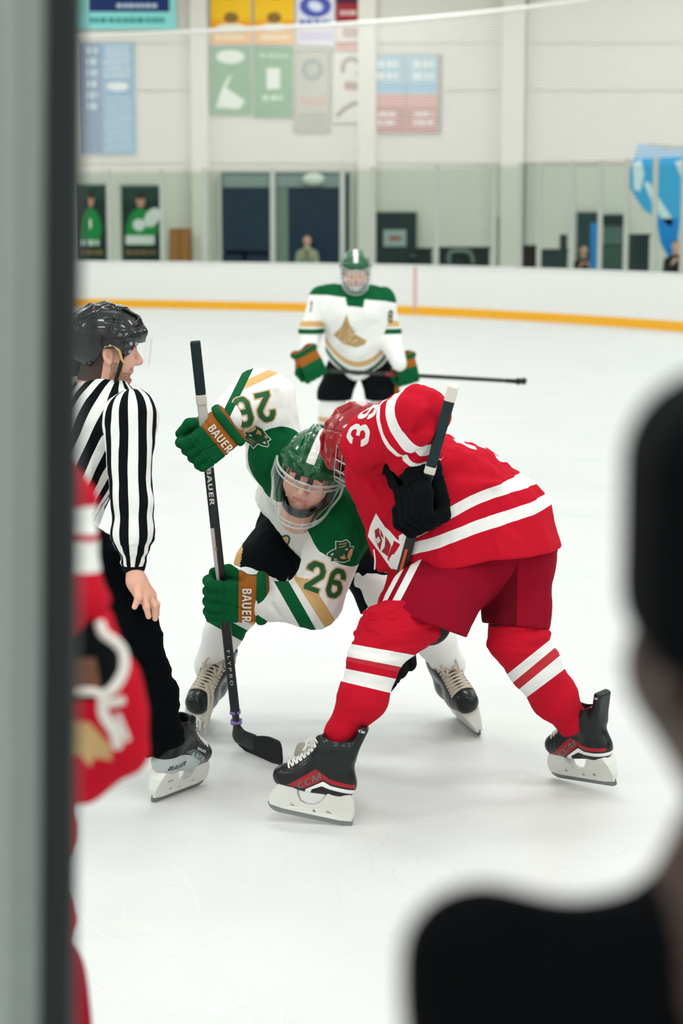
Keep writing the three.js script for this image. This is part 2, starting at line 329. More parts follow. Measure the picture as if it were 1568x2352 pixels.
banner('wall_banner', 'yellow banner with an orange foot, next to the wall pilaster', 482, -60, 578, 102, yellow);
banner('wall_banner', 'yellow banner with an orange foot, beside the purple-blue banner', 582, -60, 676, 102, yellow);
banner('wall_banner', 'white banner with a purple-blue emblem between yellow and dark red banners', 680, -60, 768, 104, (g, w, h) => { flat('#e8e6ee')(g, w, h); g.fillStyle = '#4b57b0'; g.beginPath(); g.ellipse(w * 0.5, h * 0.45, w * 0.42, h * 0.16, 0, 0, 7); g.fill(); g.fillStyle = '#dfe6f6'; g.beginPath(); g.ellipse(w * 0.5, h * 0.45, w * 0.2, h * 0.07, 0.3, 0, 7); g.fill(); smears(g, w * 0.08, h * 0.62, w * 0.84, h * 0.1, '#3a5bb0', 1, 1); g.fillStyle = '#cdbfe0'; g.fillRect(w * 0.05, h * 0.8, w * 0.9, h * 0.14); });
banner('wall_banner', 'dark red and navy banner at the top right of the banner rows', 771, -60, 852, 118, (g, w, h) => { flat('#4a1b34')(g, w, h); g.fillStyle = '#a3222e'; g.fillRect(0, h * 0.38, w, h * 0.22); smears(g, w * 0.1, h * 0.45, w * 0.8, h * 0.1, '#e0c8c4', 1); g.fillStyle = '#f0dcd6'; g.fillRect(0, h * 0.62, w, h * 0.26); g.fillStyle = '#b08a80'; g.fillRect(w * 0.2, h * 0.7, w * 0.6, h * 0.12); g.fillStyle = '#d98f84'; g.fillRect(0, h * 0.9, w, h * 0.1); });
const green = (k) => (g, w, h) => { flat('#3f9450')(g, w, h); g.fillStyle = '#e8f0e4'; if (k) { g.fillRect(w * 0.34, h * 0.3, w * 0.34, h * 0.3); smears(g, w * 0.1, h * 0.08, w * 0.8, h * 0.1, '#a9cfae', 1); smears(g, w * 0.2, h * 0.66, w * 0.6, h * 0.12, '#c4dfc6', 1); } else { g.beginPath(); g.ellipse(w * 0.5, h * 0.15, w * 0.34, h * 0.1, 0, 0, 7); g.fill(); g.beginPath(); g.moveTo(w * 0.15, h * 0.9); g.quadraticCurveTo(w * 0.3, h * 0.5, w * 0.55, h * 0.4); g.lineTo(w * 0.4, h * 0.6); g.lineTo(w * 0.85, h * 0.8); g.lineTo(w * 0.7, h * 0.92); g.closePath(); g.fill(); } };
banner('wall_banner', 'green banner with a white figure-like mark, below the first yellow banner', 480, 106, 578, 264, green(0));
banner('wall_banner', 'green banner with a white square, below the second yellow banner', 581, 106, 672, 270, green(1));
banner('wall_banner', 'long pale grey banner with a round grey seal', 674, 116, 760, 303, (g, w, h) => { flat('#b9b5a6')(g, w, h); g.strokeStyle = '#8e8d82'; g.lineWidth = 10; g.strokeRect(8, 8, w - 16, h - 16); g.fillStyle = '#7f8a84'; g.beginPath(); g.arc(w / 2, h * 0.23, w * 0.3, 0, 7); g.fill(); g.fillStyle = '#b3b3a8'; g.beginPath(); g.arc(w / 2, h * 0.23, w * 0.16, 0, 7); g.fill(); g.fillStyle = '#c99e90'; g.fillRect(w * 0.15, h * 0.58, w * 0.7, h * 0.1); smears(g, w * 0.1, h * 0.76, w * 0.8, h * 0.2, '#8b8a7e', 3, 1); });
banner('wall_banner', 'white banner with grey and brown patches beside the grey seal banner', 765, 120, 849, 281, (g, w, h) => { flat('#e0ddd3')(g, w, h); g.strokeStyle = '#8b7468'; g.lineWidth = w * 0.12; g.beginPath(); g.arc(w * 0.5, h * 0.22, w * 0.24, 2.6, 7.2); g.stroke(); g.fillStyle = '#a06a5c'; g.fillRect(w * 0.3, h * 0.42, w * 0.4, h * 0.12); g.strokeStyle = '#7b675c'; g.beginPath(); g.moveTo(w * 0.1, h * 0.92); g.quadraticCurveTo(w * 0.3, h * 0.76, w * 0.8, h * 0.7); g.stroke(); });
const blueRed = (k) => (g, w, h) => { flat('#94bcd2')(g, w, h); smears(g, w * 0.12, h * 0.04, w * 0.7, h * 0.3, '#d9e6ea', 2); g.fillStyle = '#6fb0d2'; g.fillRect(0, h * 0.36, w, h * 0.1); g.fillStyle = '#d48b83'; g.fillRect(0, h * 0.5, w, h * 0.16); g.fillStyle = '#b9605c'; g.fillRect(0, h * 0.66, w, h * 0.34); smears(g, w * 0.18, h * 0.7, w * 0.62, h * 0.22, '#e6d3cc', 2); g.fillStyle = '#8a7d76'; g.fillRect(k ? w * 0.88 : 0, 0, w * 0.12, h); };
banner('wall_banner', 'pale blue over dull red banner, the inner of the pair at the right', 850, 126, 930, 306, blueRed(0));
banner('wall_banner', 'pale blue over dull red banner, the outer of the pair at the right', 933, 126, 1014, 306, blueRed(1));
const poster = (k) => (g, w, h) => {
  flat('#0c2c26')(g, w, h); g.fillStyle = '#1c3f38'; g.fillRect(0, 0, w, h * 0.2);
  g.fillStyle = '#0f8a3e'; g.beginPath(); g.moveTo(w * 0.1, h * 0.75); g.quadraticCurveTo(w * 0.1, h * 0.33, w * 0.45, h * 0.3); g.quadraticCurveTo(w * 0.8, h * 0.3, w * (k ? 0.95 : 0.85), h * 0.6); g.lineTo(w * 0.7, h * 0.8); g.closePath(); g.fill();
  g.fillStyle = '#c58f78'; g.beginPath(); g.ellipse(w * 0.5, h * 0.2, w * 0.11, h * 0.09, 0, 0, 7); g.fill(); g.fillStyle = '#2b211c'; g.beginPath(); g.ellipse(w * 0.5, h * 0.13, w * 0.12, h * 0.05, 0, 0, 7); g.fill();
  g.fillStyle = '#dfe6e2'; if (k) { g.beginPath(); g.ellipse(w * 0.8, h * 0.42, w * 0.18, h * 0.14, 0.6, 0, 7); g.fill(); g.fillRect(w * 0.1, h * 0.66, w * 0.75, h * 0.12); g.beginPath(); g.ellipse(w * 0.45, h * 0.52, w * 0.16, h * 0.08, 0.5, 0, 7); g.fill(); } else { g.fillRect(w * 0.42, h * 0.45, w * 0.1, h * 0.12); smears(g, w * 0.08, h * 0.7, w * 0.7, h * 0.12, '#cfd9d4', 1, 1); }
  smears(g, w * 0.1, h * 0.84, w * 0.8, h * 0.09, '#8a6b45', 1, 1);
};
banner('player_poster', 'dark green poster of a player with white lettering, next to the pole', 170, 424, 246, 600, poster(0), 0.03);
banner('player_poster', 'dark green poster of a player with white gloves, beside the brown cabinet', 277, 426, 369, 600, poster(1), 0.03);
{
  const r = wallRect(388, 520, 437, 640, 49.2), t = thing('wooden_cabinet', 'brown wooden cabinet standing against the back wall', 'cabinet'); t.position.set(r.x, 0, -49.4);
  const m = std(0x8f5a24, 0.6); obj('body', rbox(r.w, 1.7, 0.5, 0.02, 0, 0.85, 0), m, t); for (const s of [-1, 1]) { const d = obj('door', rbox(r.w / 2 - 0.03, 1.58, 0.03, 0.008, s * r.w / 4, 0.87, 0.26), std(0xa0682c, 0.55), t); obj('handle', rod(V(s * 0.05, 0.8, 0.29), V(s * 0.05, 0.95, 0.29), 0.01), GREY, d); }
}
// lobby window: dark blue panes in a pale frame
{
  const w1 = struct(obj('window_1', (() => { const r = wallRect(506, 396, 806, 720); return box(r.w, r.h, 0.1, r.x, r.y, -WALL_D + 0.03); })(), std(0x5c6d6d, 0.7)));
  const pane = (u0, v0, u1, v1, m, n = 'pane') => { const r = wallRect(u0, v0, u1, v1); obj(n, box(r.w, r.h, 0.04, r.x, r.y, -WALL_D + 0.1), m, w1); };
  const blue = phys({ color: 0x04243f, roughness: 0.15 }), grey = std(0x8a9896, 0.6), pale = std(0xb9bfba, 0.6);
  pane(512, 432, 620, 700, blue); pane(664, 432, 780, 700, blue); pane(792, 402, 804, 700, std(0x0a2a36, 0.4)); pane(512, 402, 620, 430, grey, 'blind'); pane(634, 402, 780, 430, grey, 'blind');
  pane(634, 432, 662, 700, std(0x77857f, 0.7), 'curtain'); pane(512, 576, 620, 584, pale, 'rail'); pane(558, 584, 568, 640, pale, 'rail');
  for (const [u0, u1] of [[503, 511], [620, 634], [780, 792], [803, 808]]) { const r = wallRect(u0, 396, u1, 720); obj('mullion', rbox(r.w, r.h, 0.14, 0.01, r.x, r.y, -WALL_D + 0.12), std(0xd3d5cf, 0.6), w1); }
  const l = wallRect(690, 400, 750, 424); obj('lamp_bracket', new THREE.SphereGeometry(0.28, 16, 10).scale(1, 0.55, 0.5).translate(l.x, l.y, -WALL_D + 0.25), std(0xe6e8e2, 0.6), w1);
}
function wallDoor(n, u0, v0, u1, hex, more) { const r = wallRect(u0, v0, u1, 690), d = struct(obj('door_' + n, rbox(r.w, r.y + r.h / 2, 0.1, 0.015, r.x, (r.y + r.h / 2) / 2, -WALL_D + 0.08), std(hex, 0.6))); const f = (a, b) => { const q = wallRect(a, v0 - 4, b, 690); obj('frame', box(q.w, r.y + r.h / 2, 0.16, q.x, (r.y + r.h / 2) / 2, -WALL_D + 0.08), std(0xa9afa8, 0.6), d); }; f(u0 - 3, u0); f(u1, u1 + 3); obj('handle', rod(V(r.x + r.w * 0.36, 1.02, -WALL_D + 0.17), V(r.x + r.w * 0.46, 1.02, -WALL_D + 0.17), 0.02), GREY, d); more?.(d, r); }
wallDoor(1, 863, 487, 956, 0x10292c, (d) => { const q = wallRect(880, 528, 932, 566); obj('door_sign', box(q.w, q.h, 0.02, q.x, q.y, -WALL_D + 0.15), std(0x9fb0ac, 0.6), d); const p = wallRect(893, 542, 920, 552); obj('sign_stripe', box(p.w, p.h, 0.02, p.x, p.y, -WALL_D + 0.16), std(0x9a5a55, 0.6), d); });
wallDoor(2, 1143, 498, 1186, 0x0d2527); wallDoor(3, 1320, 487, 1372, 0x1d3a3c); wallDoor(4, 1380, 492, 1432, 0x4d6a64, (d) => { const q = wallRect(1382, 494, 1430, 517); obj('transom', box(q.w, q.h, 0.04, q.x, q.y, -WALL_D + 0.15), std(0x071d1c, 0.5), d); });
// benches, counters and bins standing between the glass and the back wall
function cabin(name, label, cat, u0, v0, u1, d, hex, more) { const a = at(u0, v0, d), b = at(u1, v0, d), w = b.x - a.x, t = thing(name, label, cat); t.position.set((a.x + b.x) / 2, 0, -d - 0.3); obj('body', rbox(w, a.y, 0.6, 0.03, 0, a.y / 2, 0), std(hex, 0.65), t); obj('top', rbox(w + 0.06, 0.05, 0.66, 0.015, 0, a.y, 0), std(hex, 0.5), t); more?.(t, w, a.y); return t; }
cabin('storage_box', 'low black storage box beside the dark door', 'box', 956, 572, 992, 49, 0x0a1a1d);
cabin('counter', 'long black counter behind the glass', 'counter', 1008, 570, 1124, 45, 0x0b1c1e, (t, w, h) => { obj('seat_shell', tube([[-w * 0.3, h - 0.35, 0.36], [-w * 0.28, h - 0.1, 0.36], [0.1 * w, h - 0.1, 0.36], [w * 0.18, h - 0.35, 0.36]], 0.05, false, 8), std(0x6a7a74, 0.6), t); });
cabin('equipment_bin', 'dark red-brown bin behind the glass', 'bin', 1196, 566, 1232, 44.5, 0x2b1718);
cabin('equipment_bench', 'dark green bench with a raised end behind the glass', 'bench', 1243, 575, 1304, 43.5, 0x163133, (t, w, h) => obj('raised_end', rbox(w * 0.2, 0.35, 0.5, 0.02, w * 0.38, h + 0.17, 0), std(0x10282a, 0.6), t));
tag(obj('blue_post', rbox(0.14, 1.85, 0.14, 0.03, at(1362, 600, 44).x, 0.925, -44), std(0x1688d8, 0.6)), 'upright bright blue padded post behind the glass', 'post');
cabin('dark_locker', 'tall dark locker at the right behind the glass', 'locker', 1452, 540, 1492, 43.5, 0x1a2f2e);
cabin('low_cupboard', 'low grey-green cupboard behind the glass near the right edge', 'cupboard', 1378, 560, 1440, 45.5, 0x456259);
{ // blue advertising drape hung above the corner
  const t = thing('hanging_drape', 'bright blue hanging banner with white marks at the right edge', 'banner'), d = 43;
  const pts = [[1440, 420], [1466, 332], [1490, 336], [1520, 344], [1640, 352], [1640, 500], [1560, 500], [1553, 560], [1536, 592], [1518, 560], [1506, 500], [1478, 480]].map(([u, v]) => at(u, v, d));
  const s = new THREE.Shape(pts.map((p) => new THREE.Vector2(p.x, p.y)));
  obj('cloth', new THREE.ExtrudeGeometry(s, { depth: 0.05, bevelEnabled: true, bevelSize: 0.015, bevelThickness: 0.01 }).translate(0, 0, -d), std(0x3fa9e0, 0.8), t);
  const mark = (list, m = std(0xd6e8f0, 0.8)) => obj('white_mark', new THREE.ExtrudeGeometry(new THREE.Shape(list.map(([u, v]) => { const p = at(u, v, d); return new THREE.Vector2(p.x, p.y); })), { depth: 0.012, bevelEnabled: false }).translate(0, 0, -d + 0.062), m, t);
  mark([[1452, 375], [1470, 366], [1478, 400], [1468, 440], [1454, 436]]); mark([[1476, 420], [1488, 418], [1516, 462], [1544, 505], [1540, 522], [1526, 512], [1500, 474]]); mark([[1548, 372], [1568, 368], [1590, 420], [1570, 424]]);
  mark([[1508, 502], [1558, 502], [1551, 560], [1536, 590], [1520, 560]], std(0x0d86da, 0.8));
  obj('top_rail', rod(at(1480, 338, d + 0.1), at(1650, 350, d + 0.1), 0.09), std(0x7d8c86, 0.7), t);
}

// ---------- shared builders for people and their kit ----------
const C = { white: lin(0xf3f4f2), green: lin(0x0c5c34), deepGreen: lin(0x0a4a2b), tan: lin(0xdcb478), bronze: lin(0xa8662a), red: lin(0xc4152c), wine: lin(0x900a24), black: lin(0x0a1114), soft: lin(0x141c20), skin: lin(0xe8b29c), lip: lin(0xcb8577), hair: lin(0x3a2a20), beard: lin(0x7b5a45), eye: lin(0xe8e4de), iris: lin(0x30281f), grey: lin(0x6b7472), silver: lin(0xb9c2c2), cream: lin(0xd9d0c0) };
const poly2 = (pts) => (a, b) => {                                   // signed distance to a polygon, negative inside
  let d = 1e9, s = 1;
  for (let i = 0, j = pts.length - 1; i < pts.length; j = i++) {
    const [xi, yi] = pts[i], [xj, yj] = pts[j], ex = xj - xi, ey = yj - yi, wx = a - xi, wy = b - yi, t = Math.min(1, Math.max(0, (wx * ex + wy * ey) / (ex * ex + ey * ey)));
    d = Math.min(d, (wx - ex * t) ** 2 + (wy - ey * t) ** 2);
    if ((yi > b) !== (yj > b) && a < (xj - xi) * (b - yi) / (yj - yi) + xi) s = -s;
  }
  return s * Math.sqrt(d);
};
const cache = {};
const once = (key, make) => cache[key] ??= make();

const bootShape = {};
// Skate: toe towards +x, blade edge on y = 0, right side +z. look: 'red', 'dark', 'silver'
function makeSkate(parent, matrix, look, o = {}) {
  const g = part('skate', parent), side = o.side ?? 1;
  const boot = once('boot' + look, () => {
    const list = [
      bone(V(-0.085, 0.118, 0), V(0.03, 0.11, 0), 0.046, 0.046, [V(0, 0, 1), 0.92]), bone(V(0.03, 0.11, 0), V(0.115, 0.108, 0), 0.047, 0.042, [V(0, 1, 0), 0.95]),
      bone(V(-0.075, 0.13, 0), V(-0.045, 0.232, 0), 0.053, 0.06, [V(0, 0, 1), 0.88]), bone(V(-0.02, 0.215, 0), V(0.075, 0.128, 0), 0.048, 0.04),
      brick(V(0.014, 0.238, 0), 0.014, 0.036, 0.038, 0.012, new THREE.Quaternion().setFromAxisAngle(V(0, 0, 1), -0.2)),
      brick(V(look === 'dark' ? -0.102 : -0.11, look === 'dark' ? 0.235 : 0.272, 0), 0.016, look === 'dark' ? 0.04 : 0.064, 0.038, 0.013, new THREE.Quaternion().setFromAxisAngle(V(0, 0, 1), 0.26)),
    ];
    const b = blend(list, 0.03), inner = bone(V(-0.042, 0.235, 0), V(-0.03, 0.36, 0), 0.04, 0.05, [V(0, 0, 1), 0.95]);
    const f = shaped(b, (x, y, z) => { let d = smax(b(x, y, z), 0.072 - y + 0.02 * Math.max(0, -x - 0.02), 0.008); d = smax(d, -inner(x, y, z), 0.006); d += 0.0018 * Math.max(0, 1 - Math.abs(x - 0.085 - 0.2 * (y - 0.1)) / 0.005); return d; });
    bootShape[look] = f;
    const s = surface(f, 0.0042);
    if (look === 'red') {
      const chev = poly2([[0.1, 0.083], [0.012, 0.158], [-0.04, 0.135], [-0.14, 0.128], [-0.14, 0.116], [-0.045, 0.12], [-0.022, 0.128], [0.04, 0.084]]);
      const stripe = poly2([[0.035, 0.07], [0.032, 0.085], [-0.022, 0.122], [-0.05, 0.113], [-0.14, 0.11], [-0.14, 0.096], [-0.045, 0.1], [-0.02, 0.105], [0.012, 0.088], [0.015, 0.07]]);
      const cap = (x, y) => x - 0.088 - 0.2 * (y - 0.1), tongue = (x, y, z) => Math.max(Math.abs(z) - 0.022, 0.02 - x, -(y - 0.155 + 0.62 * (x - 0.05) + 0.012));
      return painted(s, [(x, y) => chev(x, y), (x, y) => stripe(x, y), cap, (x, y, z) => Math.abs(z) - 0.021], (v, x, y, z) => v[0] < 0 && Math.abs(z) > 0.02 ? lin(0xa0121f) : v[1] < 0 ? C.white : v[2] > 0 ? lin(0x05090b) : v[3] < 0 && x > 0.015 && x < 0.09 && y > 0.12 ? lin(0xc9cdcb) : C.black);
    }
    if (look === 'silver') {
      const low = poly2([[0.07, 0.06], [0.055, 0.105], [0.0, 0.135], [-0.06, 0.15], [-0.16, 0.14], [-0.16, 0.06]]), tip = poly2([[0.055, 0.1], [0.045, 0.076], [0.1, 0.085], [0.075, 0.115], [0.02, 0.155], [-0.02, 0.15]]);
      return painted(s, [low, tip], (v) => v[1] < 0 ? lin(0x59666a) : v[0] < 0 ? C.silver : C.black);
    }
    return painted(s, [(x, y) => x - 0.09 - 0.2 * (y - 0.1), (x, y) => x - 0.083 - 0.2 * (y - 0.1), (x, y, z) => Math.abs(z) - 0.028], (v, x, y, z) => v[0] > 0 ? lin(0x0b1517) : v[1] > 0 ? lin(0x5d0f1c) : v[2] < 0 && x > -0.02 && y > 0.12 ? lin(0x101617) : C.black);
  });
  obj('boot', boot.userData.up ? boot : (boot.userData.up = 1, boot.translate(0, 0.022, 0)), GLOSS, g);
  const holder = once('holder', () => {
    const s = new THREE.Shape([[-0.14, 0.024], [-0.145, 0.05], [-0.135, 0.088], [-0.12, 0.112], [-0.045, 0.104], [-0.036, 0.084], [-0.022, 0.062], [-0.004, 0.05], [0.026, 0.048], [0.046, 0.056], [0.058, 0.076], [0.064, 0.1], [0.128, 0.1], [0.146, 0.072], [0.152, 0.046], [0.146, 0.026], [0.1, 0.02], [-0.1, 0.019]].map(([x, y]) => new THREE.Vector2(x, y)));
    for (const [x, y, w] of [[-0.06, 0.04, 0.013], [0.068, 0.04, 0.011], [-0.01, 0.034, 0.009]]) { const h = new THREE.Path(); h.moveTo(x - w, y - 0.007); h.lineTo(x + w, y - 0.007); h.lineTo(x + w * 0.4, y + 0.008); h.closePath(); s.holes.push(h); }
    const geo = new THREE.ExtrudeGeometry(s, { depth: 0.012, bevelEnabled: true, bevelSize: 0.003, bevelThickness: 0.006, bevelSegments: 2 }).translate(0, 0, -0.006);
    const P = geo.attributes.position; for (let i = 0; i < P.count; i++) { const y = P.getY(i), k = 1 + Math.max(0, y - 0.035) * 26; P.setZ(i, P.getZ(i) * k); } geo.computeVertexNormals(); return geo;
  });
  obj('blade_holder', holder, std(0xe4e5df, 0.4), g);
  const blade = once('blade', () => { const s = new THREE.Shape(); s.moveTo(-0.145, 0.03); s.lineTo(-0.148, 0.012); s.quadraticCurveTo(-0.145, 0.002, -0.12, 0.0008); s.lineTo(0.11, 0.0008); s.quadraticCurveTo(0.148, 0.004, 0.156, 0.03); s.lineTo(0.145, 0.034); s.lineTo(-0.14, 0.03); return new THREE.ExtrudeGeometry(s, { depth: 0.004, bevelEnabled: false }).translate(0, 0, -0.002); });
  obj('blade', blade, std(0x8b9190, 0.3, { metalness: 0.7 }), g);
  for (const k of [-1, 1]) for (const [x, y, z] of [[-0.125, 0.05, 0.012], [-0.1, 0.1, 0.026]]) obj('rivet', once('rivet' + k + x, () => new THREE.SphereGeometry(0.0045, 8, 6).translate(x, y, k * z)), std(0x101a1c, 0.5), g);
  obj('laces', once('laces' + look, () => {
    const list = [], n = look === 'dark' ? 10 : 8, f = bootShape[look];
    const onBoot = (t, phi) => { const cx = 0.072 - 0.09 * t, cy = 0.108 + 0.1 * t, d = V(0.66 * Math.cos(phi), 0.75 * Math.cos(phi), Math.sin(phi)); let r = 0.01; while (r < 0.12 && f(cx + d.x * r, cy + d.y * r, d.z * r) < 0) r += 0.001; r += 0.0022; return V(cx + d.x * r, cy + d.y * r + 0.022, d.z * r); };
    for (let i = 0; i < n; i++) for (const k of [-1, 1]) { const a = i / n, b = (i + 0.8) / n; list.push(tube(Array.from({ length: 9 }, (_, j) => onBoot(a + (b - a) * (k > 0 ? j : 8 - j) / 8, -0.72 + 1.44 * j / 8)), look === 'dark' ? 0.0042 : 0.0036, false, 5, 16)); }
    const top = onBoot(0.98, 0); for (const k of [-1, 1]) list.push(tube([top.clone(), onBoot(0.85, 0.4 * k).add(V(0.02, 0.012, 0)), onBoot(0.66, 0.55 * k).add(V(0.018, 0.012, 0)), onBoot(0.55, 0.42 * k).add(V(0.012, 0.006, 0)), onBoot(0.68, 0.2 * k).add(V(0.012, 0.008, 0)), top.clone()], 0.0038, false, 5, 24));
    return list;
  }), std(look === 'dark' ? 0xc9c0b0 : 0xe2e3df, 0.9), g);
  place(g, matrix);
  return g;
}
// blade from heel point to toe point on the ice, boot leaning along up
const skateFrame = (heel, toe, up, scale = 1) => frame(heel.clone().add(toe).multiplyScalar(0.5), toe.clone().sub(heel), up).multiply(new THREE.Matrix4().makeScale(scale, scale, scale));
// print on the side of a boot: local centre, side -1 or 1, turn in the side's plane
function bootPrint(s, x, y, side, w, h, turn, tex, name = 'lettering') {
  const b = s.children[0]; b.updateWorldMatrix(true, false);
  const R = new THREE.Matrix4().extractRotation(b.matrixWorld), k = b.getWorldScale(V(0, 0, 0)).x, v = (a) => a.applyMatrix4(R);
  decal(name, b, V(x, y + 0.022, side * 0.045).applyMatrix4(b.matrixWorld), v(V(0, 0, side)), v(V(Math.sin(turn), Math.cos(turn), 0)), w * k, h * k, tex, 0.06, 0.35);
}
const ice = (u, v) => { const y = (1176 - v) / FOCAL, dz = CT + y * ST, dy = y * CT - ST; return at(u, v, -EYE * dz / dy); };

// Glove closed round a shaft: shaft along y through the origin, wrist towards +x, back of the hand +z
function makeGlove(parent, matrix, key, col, o = {}) {
  const geo = once('glove' + key, () => {
    const fingers = [];
    for (let i = 0; i < 4; i++) {
      const y = -0.064 + i * 0.042, r = 0.0225 - (i === 0 ? 0.002 : 0), p = [V(0.0, y, 0.046), V(-0.044, y, 0.036), V(-0.054, y, -0.008), V(-0.026, y, -0.04), V(0.012, y, -0.036)];
      const segs = []; for (let j = 0; j < 4; j++) segs.push(bone(p[j], p[j + 1], r, r * 0.96));
      fingers.push(blend(segs, 0.008));
    }
    const back = [brick(V(0.035, 0.028, 0.042), 0.05, 0.052, 0.025, 0.018), brick(V(0.035, -0.042, 0.04), 0.05, 0.042, 0.025, 0.018), brick(V(0.045, 0, -0.012), 0.045, 0.07, 0.034, 0.024)];
    const thumb = blend([bone(V(0.07, 0.07, -0.02), V(0.02, 0.096, -0.028), 0.026, 0.024), bone(V(0.02, 0.096, -0.028), V(-0.035, 0.088, -0.03), 0.024, 0.019)], 0.01);
    const cuff = blend([brick(V(0.1, 0, 0.01), 0.03, 0.082, 0.062, 0.028), brick(V(0.145, 0, 0.008), 0.03, 0.092, 0.07, 0.03)], 0.012), hole = bone(V(0.1, 0, 0), V(0.2, 0, 0), 0.05, 0.062);
    const all = [...fingers, ...back, thumb, cuff], b = blend(all, 0.007);
    const groove = (y0, s) => (x, y) => Math.abs(y - y0 + s * (x - 0.03));
    const f = shaped(b, (x, y, z) => {
      let d = b(x, y, z);
      if (z > 0.02 && x > -0.01 && x < 0.075) { const gr = Math.min(groove(-0.008, 0.25)(x, y), Math.abs(x - 0.004)); d += 0.005 * Math.max(0, 1 - gr / 0.005); }
      d += 0.005 * Math.max(0, 1 - Math.abs(x - 0.126) / 0.006) + 0.004 * Math.max(0, 1 - Math.abs(x - 0.06) / 0.005);
      return smax(d, -hole(x, y, z), 0.006);
    });
    const s = surface(f, 0.0042);
    return painted(s, [(x) => x - 0.06, (x) => x - 0.126, (x) => x - 0.164, (x, y, z) => z + 0.02], (v, x, y, z) => v[2] > 0 ? col.trim : v[0] > 0 && v[1] < 0 ? (v[3] > 0 ? col.band : col.main) : v[3] < 0 && x > -0.03 && x < 0.07 && Math.abs(y) < 0.07 && col.palm ? col.palm : col.main);
  });
  const m = obj('glove', geo, CLOTH, parent); place(m, matrix);
  if (o.text) obj('lettering', new THREE.PlaneGeometry(0.15, 0.05, 12, 1).rotateZ(o.flip ? Math.PI / 2 : -Math.PI / 2).translate(0.093, 0, 0.0735), printMat(o.text), m);
  return m;
}

